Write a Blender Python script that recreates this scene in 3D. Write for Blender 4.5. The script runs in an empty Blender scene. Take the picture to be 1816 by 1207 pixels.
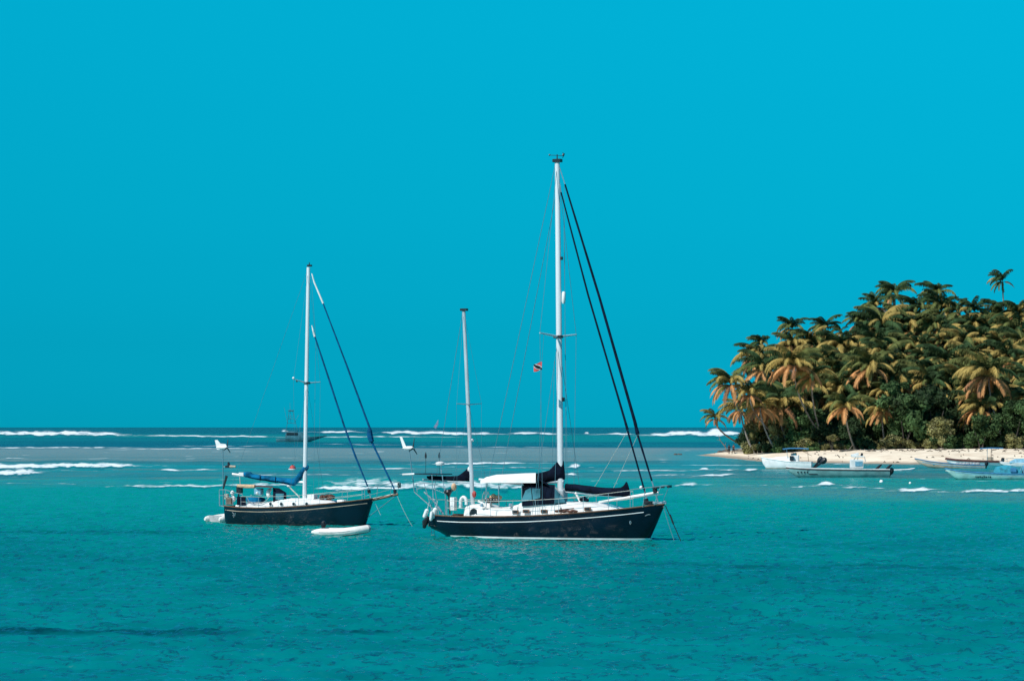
import bpy, bmesh, math, random
import numpy as np
from mathutils import Vector, Matrix
R = math.radians
random.seed(7); rng = np.random.default_rng(7)
sc = bpy.context.scene
COL = sc.collection

# ------------------------------------------------------------------ camera, sky, sun
F = 5400.0; H = 5.55; HOR = 757.0; CX = 908.0          # focal length in photo pixels, eye height, horizon row, centre column
cam_d = bpy.data.cameras.new('camera'); cam = bpy.data.objects.new('camera', cam_d); COL.objects.link(cam)
cam.location = (0, 0, H); cam.rotation_euler = (R(90), 0, 0)
cam_d.sensor_width = 36; cam_d.lens = 36 * F / 1816
cam_d.shift_y = (HOR - 603.5) / 1816
cam_d.clip_start = 0.5; cam_d.clip_end = 90000
sc.camera = cam
SUN_EL, SUN_AZ = 47, 230      # compass degrees from +Y clockwise: behind the camera, to the left
world = bpy.data.worlds.new('World'); sc.world = world; world.use_nodes = True
wn = world.node_tree; wn.nodes.clear()
def wnode(t, **k):
    n = wn.nodes.new(t)
    for a, b in k.items(): setattr(n, a, b)
    return n
wo = wnode('ShaderNodeOutputWorld'); bg = wnode('ShaderNodeBackground'); bg.inputs[1].default_value = 0.098
sky = wnode('ShaderNodeTexSky', sky_type='NISHITA', sun_disc=False, sun_elevation=R(SUN_EL), sun_rotation=R(SUN_AZ), altitude=0, air_density=1.0, dust_density=0.2, ozone_density=1.0)
tc = wnode('ShaderNodeTexCoord'); sep = wnode('ShaderNodeSeparateXYZ'); ramp = wnode('ShaderNodeValToRGB')
mul = wnode('ShaderNodeMix', data_type='RGBA', blend_type='MULTIPLY'); mul.inputs[0].default_value = 1
cr = ramp.color_ramp
SKYG = [(0.0, (0.001, 0.516, 1.093)), (0.009, (0.001, 0.497, 1.059)), (0.0285, (0.001, 0.488, 0.938)), (0.055, (0.001, 0.547, 0.904)), (0.08, (0.001, 0.63, 0.911)), (0.103, (0.001, 0.708, 0.948)), (0.137, (0.001, 0.847, 1.032)), (0.5, (0.02, 0.75, 1.0))]
while len(cr.elements) < len(SKYG): cr.elements.new(0.5)
for e, (p, c) in zip(cr.elements, SKYG): e.position = p; e.color = (*c, 1)
L = wn.links.new
L(tc.outputs['Generated'], sep.inputs[0]); L(sep.outputs[2], ramp.inputs[0])
L(sky.outputs[0], mul.inputs[6]); L(ramp.outputs[0], mul.inputs[7]); L(mul.outputs[2], bg.inputs[0]); L(bg.outputs[0], wo.inputs[0])
sd = bpy.data.lights.new('sun', 'SUN'); sd.energy = 5.0; sd.angle = R(0.5); sd.color = (1, 0.96, 0.91)
sun = bpy.data.objects.new('sun', sd); COL.objects.link(sun); sun.location = (0, 0, 60)
az = R(SUN_AZ); el = R(SUN_EL)
sdir = Vector((math.sin(az) * math.cos(el), math.cos(az) * math.cos(el), math.sin(el)))
sun.rotation_euler = sdir.to_track_quat('Z', 'Y').to_euler()
sc.view_settings.view_transform = 'Standard'; sc.view_settings.look = 'None'
sc.view_settings.exposure = 0; sc.view_settings.gamma = 1; sc.view_settings.use_curve_mapping = False
sc.render.engine = 'CYCLES'
sc.cycles.max_bounces = 6; sc.cycles.transparent_max_bounces = 8

# ------------------------------------------------------------------ helpers
def srgb(r, g, b):
    f = lambda c: (c/255/12.92) if c/255 <= 0.04045 else ((c/255 + 0.055) / 1.055) ** 2.4
    return (f(r), f(g), f(b))
MATS = {}
def mat(name, col, rough=0.6, vary=0.15, scale=6.0, bump=0.0, bscale=20.0, metal=0.0, spec=0.5, col2=None, trans=0.0, stretch=(1, 1, 1)):
    if name in MATS: return MATS[name]
    m = bpy.data.materials.new(name); m.use_nodes = True; nt = m.node_tree; nt.nodes.clear()
    out = nt.nodes.new('ShaderNodeOutputMaterial'); p = nt.nodes.new('ShaderNodeBsdfPrincipled')
    tco = nt.nodes.new('ShaderNodeTexCoord'); mp = nt.nodes.new('ShaderNodeMapping'); mp.inputs['Scale'].default_value = stretch
    no = nt.nodes.new('ShaderNodeTexNoise'); no.inputs['Scale'].default_value = scale; no.inputs['Detail'].default_value = 5
    rp = nt.nodes.new('ShaderNodeValToRGB')
    c2 = col2 or tuple(c * (1 - vary * 1.6) for c in col); c1 = tuple(min(1, c * (1 + vary * .5)) for c in col)
    rp.color_ramp.elements[0].position = .3; rp.color_ramp.elements[1].position = .62
    rp.color_ramp.elements[0].color = (*c2, 1); rp.color_ramp.elements[1].color = (*c1, 1)
    l = nt.links.new
    l(tco.outputs['Object'], mp.inputs[0]); l(mp.outputs[0], no.inputs[0]); l(no.outputs[0], rp.inputs[0]); l(rp.outputs[0], p.inputs['Base Color'])
    p.inputs['Roughness'].default_value = rough; p.inputs['Metallic'].default_value = metal
    p.inputs['Specular IOR Level'].default_value = spec
    if bump:
        n2 = nt.nodes.new('ShaderNodeTexNoise'); n2.inputs['Scale'].default_value = bscale; n2.inputs['Detail'].default_value = 4
        bp = nt.nodes.new('ShaderNodeBump'); bp.inputs['Strength'].default_value = bump; bp.inputs['Distance'].default_value = 0.05
        l(mp.outputs[0], n2.inputs[0]); l(n2.outputs[0], bp.inputs['Height']); l(bp.outputs[0], p.inputs['Normal'])
    if trans:
        t = nt.nodes.new('ShaderNodeBsdfTranslucent'); mx = nt.nodes.new('ShaderNodeMixShader'); mx.inputs[0].default_value = trans
        l(rp.outputs[0], t.inputs[0]); l(p.outputs[0], mx.inputs[1]); l(t.outputs[0], mx.inputs[2]); l(mx.outputs[0], out.inputs[0])
    else: l(p.outputs[0], out.inputs[0])
    MATS[name] = m; return m
M = dict(
    white=mat('white_gelcoat', (.78, .78, .75), .35, .12, 1.5),
    canvas=mat('white_canvas', (.8, .78, .74), .85, .10, 2.5, bump=.5, bscale=3),
    navyhull=mat('navy_hull_paint', (.0015, .008, .018), .2, .35, .8, bump=.05, bscale=1.2, spec=.35),
    sloophull=mat('blue_black_hull_paint', (.0015, .012, .022), .25, .35, .8, bump=.05, bscale=1.2, spec=.35),
    navycloth=mat('navy_sailcloth', (.003, .007, .018), .9, .4, 3, bump=.8, bscale=5, spec=.1),
    bluecloth=mat('blue_sailcloth', (.001, .12, .25), .85, .45, 2.5, bump=1, bscale=5, spec=.1),
    skyvane=mat('blue_furled_sail', (.001, .075, .18), .8, .3, 3, bump=.4, bscale=8, spec=.1),
    navyfurl=mat('navy_furled_sail', (.002, .010, .030), .8, .4, 3, bump=.4, bscale=8, spec=.1),
    spar=mat('painted_spar', (.62, .66, .67), .35, .10, .8, stretch=(1, 1, .2)),
    grayspar=mat('grey_aluminium_spar', (.4, .47, .50), .4, .15, .8),
    steel=mat('stainless_steel', (.55, .58, .6), .3, .1, 5, metal=.7),
    wire=mat('rigging_wire', (.10, .22, .27), .5, .1, 5),
    rope=mat('pale_rope', (.55, .55, .48), .8, .15, 9),
    wood=mat('varnished_teak', (.17, .085, .045), .5, .3, 6, stretch=(.3, 1, 1)),
    deck=mat('pale_deck', (.6, .57, .5), .8, .15, 4),
    black=mat('black_plastic', (.012, .013, .016), .4, .3, 6),
    dark=mat('dark_opening', (.015, .022, .028), .3, .3, 6),
    glass=mat('clear_vinyl_window', (.06, .20, .24), .12, .35, 2),
    tan=mat('tan_canvas', (.62, .40, .24), .85, .2, 6, bump=.5),
    red=mat('faded_red_plastic', (.45, .05, .04), .6, .2, 8),
    redflag=mat('red_flag_cloth', (.62, .07, .06), .85, .15, 12),
    rubber=mat('pale_inflatable_rubber', (.74, .73, .68), .55, .12, 3, bump=.15),
    greyrub=mat('grey_inflatable_rubber', (.35, .37, .37), .6, .15, 3),
    brown=mat('brown_gear_bags', (.10, .04, .025), .8, .5, 5, bump=.8),
    yellow=mat('yellow_rope', (.55, .40, .07), .8, .3, 8),
    greyhull=mat('grey_green_boat_paint', (.15, .31, .30), .5, .3, 1.3, col2=(.10, .22, .21)),
    beige=mat('beige_boat_paint', (.46, .38, .28), .55, .25, 1.3),
    bluepaint=mat('blue_boat_paint', (.05, .2, .38), .45, .2, 3),
    lightblue=mat('light_blue_paint', (.16, .38, .5), .5, .2, 3),
    maroon=mat('maroon_boat_paint', (.10, .035, .03), .55, .3, 3),
    palegreen=mat('pale_green_boat_paint', (.26, .50, .47), .55, .25, 1.3),
    tealcloth=mat('teal_canvas_cover', (.02, .24, .32), .85, .3, 2.5, bump=.8, bscale=4),
    hazeboat=mat('haze_tinted_blue_grey', (.03, .15, .19), .5, .3, .6),  # distance haze mixed into the far boat's colour
    skin=mat('dark_skin', (.10, .05, .032), .6, .1, 8),
    hair=mat('black_hair', (.01, .008, .007), .7, .2, 8),
    clothdark=mat('dark_clothes', (.025, .022, .03), .9, .3, 8),
    clothwhite=mat('white_towel', (.40, .36, .30), .9, .1, 8),
    clothred=mat('rust_shirt', (.12, .035, .02), .9, .2, 8),
    skinlight=mat('brown_skin', (.22, .11, .07), .6, .1, 8),
    sandm=mat('sand', (.60, .47, .36), .95, .18, .25, bump=.7, bscale=1.2, col2=(.46, .36, .27)),
    bark=mat('grey_palm_bark', (.24, .22, .19), .9, .4, 1.5, bump=.8, bscale=6, stretch=(1, 1, 3)),
    drift=mat('grey_driftwood', (.2, .165, .13), .9, .4, 2, bump=.6),
    rock=mat('dark_rock', (.09, .08, .07), .9, .3, 2, bump=.8, bscale=3),
    f_green=mat('dark_green_frond', (.045, .085, .032), .8, .5, .6, spec=.1, trans=.2),
    f_mid=mat('green_frond', (.14, .16, .05), .8, .5, .6, spec=.1, trans=.25),
    f_yel=mat('yellow_green_frond', (.38, .28, .085), .8, .4, .6, spec=.1, trans=.25),
    f_org=mat('dry_orange_frond', (.60, .30, .12), .8, .4, .6, spec=.1, trans=.2),
    f_brn=mat('dead_brown_frond', (.32, .16, .08), .85, .4, .6, spec=.1, trans=.15),
    l_dark=mat('dark_leaves', (.045, .085, .034), .7, .6, .5, spec=.15, trans=.2),
    l_mid=mat('mid_green_leaves', (.07, .13, .045), .7, .5, .5, spec=.15, trans=.2),
    l_olive=mat('olive_leaves', (.22, .21, .07), .65, .5, .5, trans=.2),
    stemm=mat('dark_branch_bark', (.06, .05, .04), .9, .4, 2),
    pennantm=mat('blue_grey_cloth', (.16, .22, .33), .9, .3, 6),
    earth=mat('leaf_litter', (.045, .04, .024), .95, .5, .4, bump=.8, bscale=1.5),
)

class MB:
    """collects geometry, then links it as ONE mesh object"""
    def __init__(s): s.v = []; s.f = []
    def add(s, vs, fs):
        o = len(s.v); s.v += [tuple(v) for v in vs]; s.f += [tuple(i + o for i in f) for f in fs]; return s
    def box(s, c, d, rot=None):
        x, y, z = d[0]/2, d[1]/2, d[2]/2
        bv = min(x, y, z) * .18
        vs = []
        for sz in (-1, 1):
            for sx, sy in ((-1, -1), (1, -1), (1, 1), (-1, 1)):
                vs.append(Vector((sx*(x-bv), sy*(y-bv), sz*z)))
            for sx, sy in ((-1, -1), (1, -1), (1, 1), (-1, 1)):
                vs.append(Vector((sx*x, sy*y, sz*(z-bv))))
        if rot: 
            m = Matrix.Rotation(rot[2], 3, 'Z') @ Matrix.Rotation(rot[1], 3, 'Y') @ Matrix.Rotation(rot[0], 3, 'X'); vs = [m @ v for v in vs]
        vs = [v + Vector(c) for v in vs]
        fs = [(3, 2, 1, 0), (8, 9, 10, 11)]
        for i in range(4):
            j = (i+1) % 4
            fs += [(i, j, 4+j, 4+i), (4+i, 4+j, 12+j, 12+i), (12+i, 12+j, 8+j, 8+i)]
        return s.add(vs, fs)
    def tube(s, pts, r, n=6, caps=True, flat=1.0):
        pts = [Vector(p) for p in pts]; k = len(pts)
        rs = list(r) if hasattr(r, '__len__') else [r]*k
        if len(rs) == 2 and k > 2: rs = [rs[0] + (rs[1]-rs[0])*i/(k-1) for i in range(k)]
        t0 = (pts[1]-pts[0]).normalized(); up = Vector((0, 1, 0)) if abs(t0.y) < .9 else Vector((1, 0, 0))
        vs = []; fs = []
        for i, p in enumerate(pts):
            t = (pts[min(i+1, k-1)] - pts[max(i-1, 0)]).normalized()
            a = t.cross(up).normalized(); b = a.cross(t).normalized()
            for j in range(n):
                an = 2*math.pi*j/n; vs.append(p + a*math.cos(an)*rs[i] + b*math.sin(an)*rs[i]*flat)
        for i in range(k-1):
            for j in range(n):
                q = (j+1) % n; fs.append((i*n+j, i*n+q, (i+1)*n+q, (i+1)*n+j))
        if caps: fs.append(tuple(range(n))[::-1]); fs.append(tuple((k-1)*n+j for j in range(n)))
        return s.add(vs, fs)
    def ball(s, c, r, n=10, m=6, rot=None):
        if not hasattr(r, '__len__'): r = (r, r, r)
        vs = [Vector((0, 0, -r[2]))]; fs = []
        for i in range(1, m):
            a = math.pi*i/m
            for j in range(n): 
                b = 2*math.pi*j/n; vs.append(Vector((r[0]*math.sin(a)*math.cos(b), r[1]*math.sin(a)*math.sin(b), -r[2]*math.cos(a))))
        vs.append(Vector((0, 0, r[2]))); T = len(vs)-1
        for j in range(n):
            q = (j+1) % n; fs.append((0, 1+q, 1+j)); fs.append((T, T-n+j, T-n+q))
            for i in range(m-2): fs.append((1+i*n+j, 1+i*n+q, 1+(i+1)*n+q, 1+(i+1)*n+j))
        if rot: mm = Matrix.Rotation(rot, 3, 'Y'); vs = [mm @ v for v in vs]
        return s.add([v + Vector(c) for v in vs], fs)
    def loft(s, rings, closed=True, caps=True):
        k = len(rings); n = len(rings[0]); vs = [v for r in rings for v in r]; fs = []
        for i in range(k-1):
            for j in range(n if closed else n-1):
                q = (j+1) % n; fs.append((i*n+j, i*n+q, (i+1)*n+q, (i+1)*n+j))
        if caps: fs.append(tuple(range(n))[::-1]); fs.append(tuple((k-1)*n+j for j in range(n)))
        return s.add(vs, fs)
    def sheet(s, rows, th=.02):
        """a surface given by rows of points, with thickness downwards"""
        k = len(rows); n = len(rows[0])
        top = [Vector(v) for r in rows for v in r]; bot = [v - Vector((0, 0, th)) for v in top]
        fs = []; o = k*n
        for i in range(k-1):
            for j in range(n-1):
                a, b, c, d = i*n+j, i*n+j+1, (i+1)*n+j+1, (i+1)*n+j
                fs += [(a, b, c, d), (o+d, o+c, o+b, o+a)]
        for i in range(k-1):
            for j in (0, n-1): a, d = i*n+j, (i+1)*n+j; fs.append((a, d, o+d, o+a))
        for j in range(n-1):
            for i in (0, k-1): a, d = i*n+j, i*n+j+1; fs.append((a, d, o+d, o+a))
        return s.add(top+bot, fs)
    def mesh(s, name, m):
        me = bpy.data.meshes.new(name); me.from_pydata([tuple(v) for v in s.v], [], s.f); me.update()
        if m: me.materials.append(m)
        bm = bmesh.new(); bm.from_mesh(me); bmesh.ops.recalc_face_normals(bm, faces=bm.faces); bm.to_mesh(me); bm.free()
        me.shade_smooth(); me.set_sharp_from_angle(angle=R(38)); return me
    def build(s, name, m, parent=None):
        o = bpy.data.objects.new(name, s.mesh(name, m)); COL.objects.link(o)
        if parent: o.parent = parent
        return o
def tag(o, label=None, cat=None, group=None, kind=None):
    for k, v in (('label', label), ('category', cat), ('group', group), ('kind', kind)):
        if v: o[k] = v
    return o
def empty(name, loc, rz=0):
    o = bpy.data.objects.new(name, None); COL.objects.link(o); o.location = loc; o.rotation_euler = (0, 0, rz); o.empty_display_size = .5; return o

class Frame:
    """a boat's own axes: X along the keel, b athwart (positive = away), z up, 0 on the water"""
    def __init__(s, px0, D, th):
        s.D = D; s.th = R(th); s.c = math.cos(s.th); s.s = math.sin(s.th); s.x0 = (px0-CX)*D/F; s.loc = (s.x0, D, 0)
    def P(s, px, py, b=0.0):
        k = (px-CX)/F; X = (k*(s.D + b*s.c) - s.x0 - b*s.s) / (s.c + k*s.s)
        d = s.D - X*s.s + b*s.c
        return Vector((X, b, H - (py-HOR)*d/F))
    def root(s, name): return empty(name, s.loc, -s.th)
    def out(s, mb, name, m, label, cat, group=None):
        """a separate top-level thing aboard: origin at its own base"""
        ms = Matrix.Translation(s.loc) @ Matrix.Rotation(-s.th, 4, 'Z'); vs = [ms @ Vector(v) for v in mb.v]
        c = Vector((sum(v.x for v in vs)/len(vs), sum(v.y for v in vs)/len(vs), min(v.z for v in vs)))
        mb.v = [tuple(v-c) for v in vs]; o = mb.build(name, m); o.location = c; return tag(o, label, cat, group)

class Hull:
    """lofted hull from key curves of X: half beam, sheer height, keel-line height"""
    def __init__(s, xs, B, zs, zb, k=.7, n=46, m=9):
        o = np.argsort(xs); s.x = np.array(xs)[o]; s.B = np.array(B)[o]; s.zs = np.array(zs)[o]; s.zb = np.array(zb)[o]; s.k = k; s.m = m
        t = np.linspace(0, 1, n); t = .5 - .5*np.cos(np.pi*t); s.X = s.x[0] + (s.x[-1]-s.x[0])*t
    def at(s, X): return tuple(float(np.interp(X, s.x, q)) for q in (s.B, s.zs, s.zb))
    def y(s, X, z):
        B, a, b = s.at(X); h = max(a-b, 1e-4); c = min(max(1-(z-b)/h, 0), 1); return B*math.sin(math.acos(c))**s.k
    def build(s, name, m, parent):
        rings = []
        for X in s.X:
            B, zs, zb = s.at(X); B = max(B, .012); h = max(zs-zb, .01); r = []
            for i in range(-s.m, s.m+1):
                a = abs(i)/s.m*math.pi/2; yy = B*math.sin(a)**s.k*(1 if i > 0 else -1); r.append((X, yy, zb+h*(1-math.cos(a))))
            rings.append(r)
        return MB().loft(rings, closed=False, caps=True).build(name, m, parent)
    def deck(s, name, m, parent, drop=.06):
        a = [[(X, -max(s.at(X)[0]-.02, .005), s.at(X)[1]-drop), (X, 0, s.at(X)[1]-drop+.03), (X, max(s.at(X)[0]-.02, .005), s.at(X)[1]-drop)] for X in s.X[1:-1]]
        return MB().sheet(a, .03).build(name, m, parent)
    def rail(s, name, m, parent, r=.035, dz=0., x0=None, x1=None):
        mb = MB()
        for sd in (-1, 1):
            pts = [(X, sd*s.at(X)[0], s.at(X)[1]+dz) for X in s.X if (x0 is None or X >= x0) and (x1 is None or X <= x1)]
            mb.tube(pts, r, 5)
        return mb.build(name, m, parent)
    def stripe(s, name, m, parent, zf, th, x0, x1, off=.012):
        """band along both sides at height zf(X)"""
        mb = MB()
        for sd in (-1, 1):
            rs = []
            for X in np.linspace(x0, x1, 40):
                z = zf(X) if callable(zf) else zf; r = []
                for zz, oo in ((z, -.03), (z, off), (z+th, off), (z+th, -.03)): r.append((X, sd*(s.y(X, zz)+oo), zz))
                rs.append(r)
            mb.loft(rs, closed=True)
        return mb.build(name, m, parent)

def bolster(fr, secs, b=0, n=10, wob=0.03):
    """stuffed cloth shape; each section spans from a top point to a bottom point and has a half width"""
    rings = []
    for (xt, yt, xb, yb, hw) in secs:
        T = fr.P(xt, yt, b); Bp = fr.P(xb, yb, b); c = (T+Bp)/2; a = (T-Bp)/2; r = []
        for j in range(n):
            an = 2*math.pi*j/n; w = 1 + random.uniform(-wob, wob); r.append(c + a*math.cos(an)*w + Vector((0, hw*math.sin(an)*w, 0)))
        rings.append(r)
    # subdivide for folds
    out = []
    for i in range(len(rings)-1):
        for k in range(3):
            t = k/3; out.append([p.lerp(q, t)*1 + Vector((0, 0, -0.012*math.sin(math.pi*t)*1)) for p, q in zip(rings[i], rings[i+1])])
    out.append(rings[-1]); return MB().loft(out)
def sag(a, b, s=.0, n=8):
    a = Vector(a); b = Vector(b); return [a.lerp(b, i/n) - Vector((0, 0, s*4*(i/n)*(1-i/n))) for i in range(n+1)]
def arc(cx, cy, cz, rx, rz, a0, a1, n=10, plane='xz'):
    o = []
    for i in range(n+1):
        a = R(a0+(a1-a0)*i/n)
        o.append((cx+rx*math.cos(a), cy, cz+rz*math.sin(a)) if plane == 'xz' else (cx, cy+rx*math.cos(a), cz+rz*math.sin(a)))
    return o

# ------------------------------------------------------------------ noise in numpy
def vnoise(x, y, seed=0):
    xi = np.floor(x).astype(np.int64); yi = np.floor(y).astype(np.int64); fx = x-xi; fy = y-yi
    fx = fx*fx*(3-2*fx); fy = fy*fy*(3-2*fy)
    def h(a, b):
        n = (a*374761393 + b*668265263 + seed*974634777) & 0x7fffffff; n = ((n ^ (n >> 13))*1274126177) & 0x7fffffff; return ((n ^ (n >> 16)) & 0xffff)/65535.0
    return (h(xi, yi)*(1-fx)+h(xi+1, yi)*fx)*(1-fy) + (h(xi, yi+1)*(1-fx)+h(xi+1, yi+1)*fx)*fy
def fbm(x, y, o=4, seed=0):
    r = 0; a = .5; t = 0
    for i in range(o): r = r + a*vnoise(x*2**i, y*2**i, seed+i*17); t += a; a *= .5
    return r/t
def sstep(a, b, x): t = np.clip((x-a)/(b-a), 0, 1); return t*t*(3-2*t)

# ------------------------------------------------------------------ land
LAND = np.array([(37, 603), (39.0, 560), (40.2, 496), (44, 481), (48, 475), (55, 461), (60, 455), (70, 460), (82, 468), (160, 470), (420, 520), (420, 800), (85, 800), (66, 720), (54, 660), (48, 635), (43, 618)])
def land_dist(x, y):
    d = np.full(np.shape(x), 1e9); ins = np.zeros(np.shape(x), bool); n = len(LAND)
    for i in range(n):
        ax, ay = LAND[i]; bx, by = LAND[(i+1) % n]; ex, ey = bx-ax, by-ay
        t = np.clip(((x-ax)*ex+(y-ay)*ey)/(ex*ex+ey*ey), 0, 1); d = np.minimum(d, np.hypot(x-ax-t*ex, y-ay-t*ey))
        c = ((ay > y) != (by > y)); ins ^= c & (x < (bx-ax)*(y-ay)/((by-ay) if by != ay else 1e-9)+ax)
    return np.where(ins, d, -d)
def ground(x, y):
    x = np.asarray(x, float); y = np.asarray(y, float)
    d = land_dist(x, y) + 1.5*(fbm(x/9, y/9, 3, 5)-.5)
    beach = np.where(d > 0, 1.65*(1-np.exp(-d/11)), d*.05)
    hill = 16*sstep(42, 74, x)*sstep(556, 650, y)*sstep(0, 25, d)
    return beach + hill + np.where(d > 3, .25*(fbm(x/5, y/5, 3, 9)-.5), 0) + (hill > .5)*(fbm(x/12, y/12, 3, 2)-.5)*2
def hit(px, py):
    """where the sight line through a photo pixel meets the land"""
    d = np.arange(440, 720, .5); x = (px-CX)*d/F; z = H-(py-HOR)*d/F; g = ground(x, d); i = int(np.argmax(g > z)) or 320
    return Vector((float(x[i]), float(d[i]), float(g[i])))
def grid_mesh(name, xs, ys, zf, m, parent=None):
    X, Y = np.meshgrid(xs, ys); Z = zf(X, Y); n, k = len(xs), len(ys)
    co = np.stack([X, Y, Z], -1).reshape(-1, 3); return raw_mesh(name, co, n, k, m)
def raw_mesh(name, co, n, k, m):
    me = bpy.data.meshes.new(name); me.vertices.add(len(co)); me.vertices.foreach_set('co', co.astype(np.float32).ravel())
    i = np.arange((n-1)*(k-1)); r = i//(n-1); c = i % (n-1); a = r*n+c
    q = np.stack([a, a+1, a+n+1, a+n], -1).astype(np.int32).ravel(); f = len(i)
    me.loops.add(f*4); me.loops.foreach_set('vertex_index', q); me.polygons.add(f)
    me.polygons.foreach_set('loop_start', np.arange(0, f*4, 4, dtype=np.int32)); me.polygons.foreach_set('loop_total', np.full(f, 4, np.int32))
    me.update(calc_edges=True); me.validate(); me.polygons.foreach_set('use_smooth', np.ones(f, bool)); me.materials.append(m)
    o = bpy.data.objects.new(name, me); COL.objects.link(o); return o
# one terrain: sand where low and near the shore, leaf litter under the trees
tm = bpy.data.materials.new('beach_and_soil'); tm.use_nodes = True; nt = tm.node_tree; P = nt.nodes['Principled BSDF']; P.inputs['Roughness'].default_value = .95
P.inputs['Specular IOR Level'].default_value = .1
at_ = nt.nodes.new('ShaderNodeAttribute'); at_.attribute_name = 'soil'; no = nt.nodes.new('ShaderNodeTexNoise'); no.inputs['Scale'].default_value = .35; no.inputs['Detail'].default_value = 6
geo = nt.nodes.new('ShaderNodeNewGeometry'); nt.links.new(geo.outputs['Position'], no.inputs[0])
r1 = nt.nodes.new('ShaderNodeValToRGB'); r1.color_ramp.elements[0].position = .35; r1.color_ramp.elements[1].position = .6
r1.color_ramp.elements[0].color = (.68, .54, .39, 1); r1.color_ramp.elements[1].color = (.88, .75, .57, 1)
r2 = nt.nodes.new('ShaderNodeValToRGB'); r2.color_ramp.elements[0].color = (.03, .035, .02, 1); r2.color_ramp.elements[1].color = (.09, .075, .04, 1)
wet = nt.nodes.new('ShaderNodeAttribute'); wet.attribute_name = 'wet'
mw = nt.nodes.new('ShaderNodeMix'); mw.data_type = 'RGBA'; mw.inputs[7].default_value = (.30, .24, .18, 1)
mx = nt.nodes.new('ShaderNodeMix'); mx.data_type = 'RGBA'
for a, b in ((no.outputs[0], r1.inputs[0]), (no.outputs[0], r2.inputs[0]), (wet.outputs['Fac'], mw.inputs[0]), (r1.outputs[0], mw.inputs[6]), (at_.outputs['Fac'], mx.inputs[0]), (mw.outputs[2], mx.inputs[6]), (r2.outputs[0], mx.inputs[7]), (mx.outputs[2], P.inputs['Base Color'])): nt.links.new(a, b)
bpn = nt.nodes.new('ShaderNodeBump'); bpn.inputs['Distance'].default_value = .3; bpn.inputs['Strength'].default_value = .6; n3 = nt.nodes.new('ShaderNodeTexNoise'); n3.inputs['Scale'].default_value = 1.3; n3.inputs['Detail'].default_value = 5
nt.links.new(geo.outputs['Position'], n3.inputs[0]); nt.links.new(n3.outputs[0], bpn.inputs['Height']); nt.links.new(bpn.outputs[0], P.inputs['Normal'])
xs = np.concatenate([np.arange(25, 110, .8), np.linspace(110, 430, 40)]); ys = np.concatenate([np.arange(440, 660, 1.2), np.linspace(660, 810, 40)])
land = grid_mesh('sandy_headland', xs, ys, ground, tm); tag(land, kind='structure')
X, Y = np.meshgrid(xs, ys); dl = land_dist(X, Y); soil = sstep(548, 562, Y + 14*(fbm(X/7, Y/7, 3, 3)-.5) + np.where(X < 46, (X-46)*5, 0))*sstep(4, 10, dl)
for nm, arr in (('soil', soil), ('wet', sstep(3.5, .3, dl))):
    a = land.data.attributes.new(nm, 'FLOAT', 'POINT'); a.data.foreach_set('value', arr.astype(np.float32).ravel())

# ------------------------------------------------------------------ sea
FH = F*H
v = np.concatenate([np.arange(520, 62, -.4), np.arange(62, 6, -.22), np.array([5, 4, 3, 2, 1.3, .8, .5])]); Yr = FH/v
Yr = np.concatenate([[-400, -100, 0, 20, 40, 50], Yr]); Wr = np.maximum(Yr, 58)
sx = np.concatenate([[-60, -12, -3, -1.2, -.6, -.35, -.26], np.linspace(-.205, .205, 620), [.26, .35, .6, 1.2, 3, 12, 60]])
X = Wr[:, None]*sx[None, :]; Y = np.broadcast_to(Yr[:, None], X.shape).copy()
den = np.broadcast_to((np.abs(sx) < .21)[None, :] & (Yr > 55)[:, None], X.shape)
vv = FH/np.maximum(Y, 57); px = X*F/np.maximum(Y, 57)+CX
rowsp = np.abs(np.gradient(Yr))[:, None]; colsp = (Wr*.41/619)[:, None]
Z = np.zeros(X.shape)
waves = []
for i in range(64):
    lam = 0.32*(3.4/.32)**((i+.5)/64) ; th = R(252 + rng.normal(0, 30)); waves.append((lam, th, rng.uniform(0, 6.28)))
gust = .55+.9*fbm(X/26, Y/45, 3, 21)
for lam, th, ph in waves:
    k = 2*np.pi/lam; A = .0066*lam**.4
    fade = np.clip(1.6-rowsp*abs(math.sin(th))/(lam*.42), 0, 1)*np.clip(1.6-rowsp/(lam*1.3), 0, 1)*np.clip(1.5-colsp/(lam*.3), 0, 1)
    dx, dy = math.cos(th), math.sin(th)
    ph2 = k*(dx*X+dy*Y)+ph; Z += A*fade*(np.sin(ph2)+.25*np.sin(2*ph2+1.2))*gust
Z *= np.where(den, 1, 0)*sstep(58, 66, Y)*np.where(vv < 95, .55, 1)
def bumpf(c, w, q): return np.exp(-((q-c)/w)**2)
# shaded faces of the long low swell, painted as colour without relief
swl_shade = bumpf(362+4*(fbm(px/160, px*0, 2, 31)-.5)+.004*px, 4.2, vv)*(sstep(480, 420, px)+sstep(580, 620, px)*sstep(720, 690, px)+.5*sstep(1050, 1300, px)*0)
swl_shade = swl_shade + .55*bumpf(243+6*(fbm(px/220, px*0, 2, 33)-.5)+(px-1000)*.012, 3.5, vv)*sstep(1000, 1150, px) + .5*bumpf(186+5*(fbm(px/200, px*0, 2, 35)-.5), 3, vv)*sstep(420, 330, px)
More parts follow.
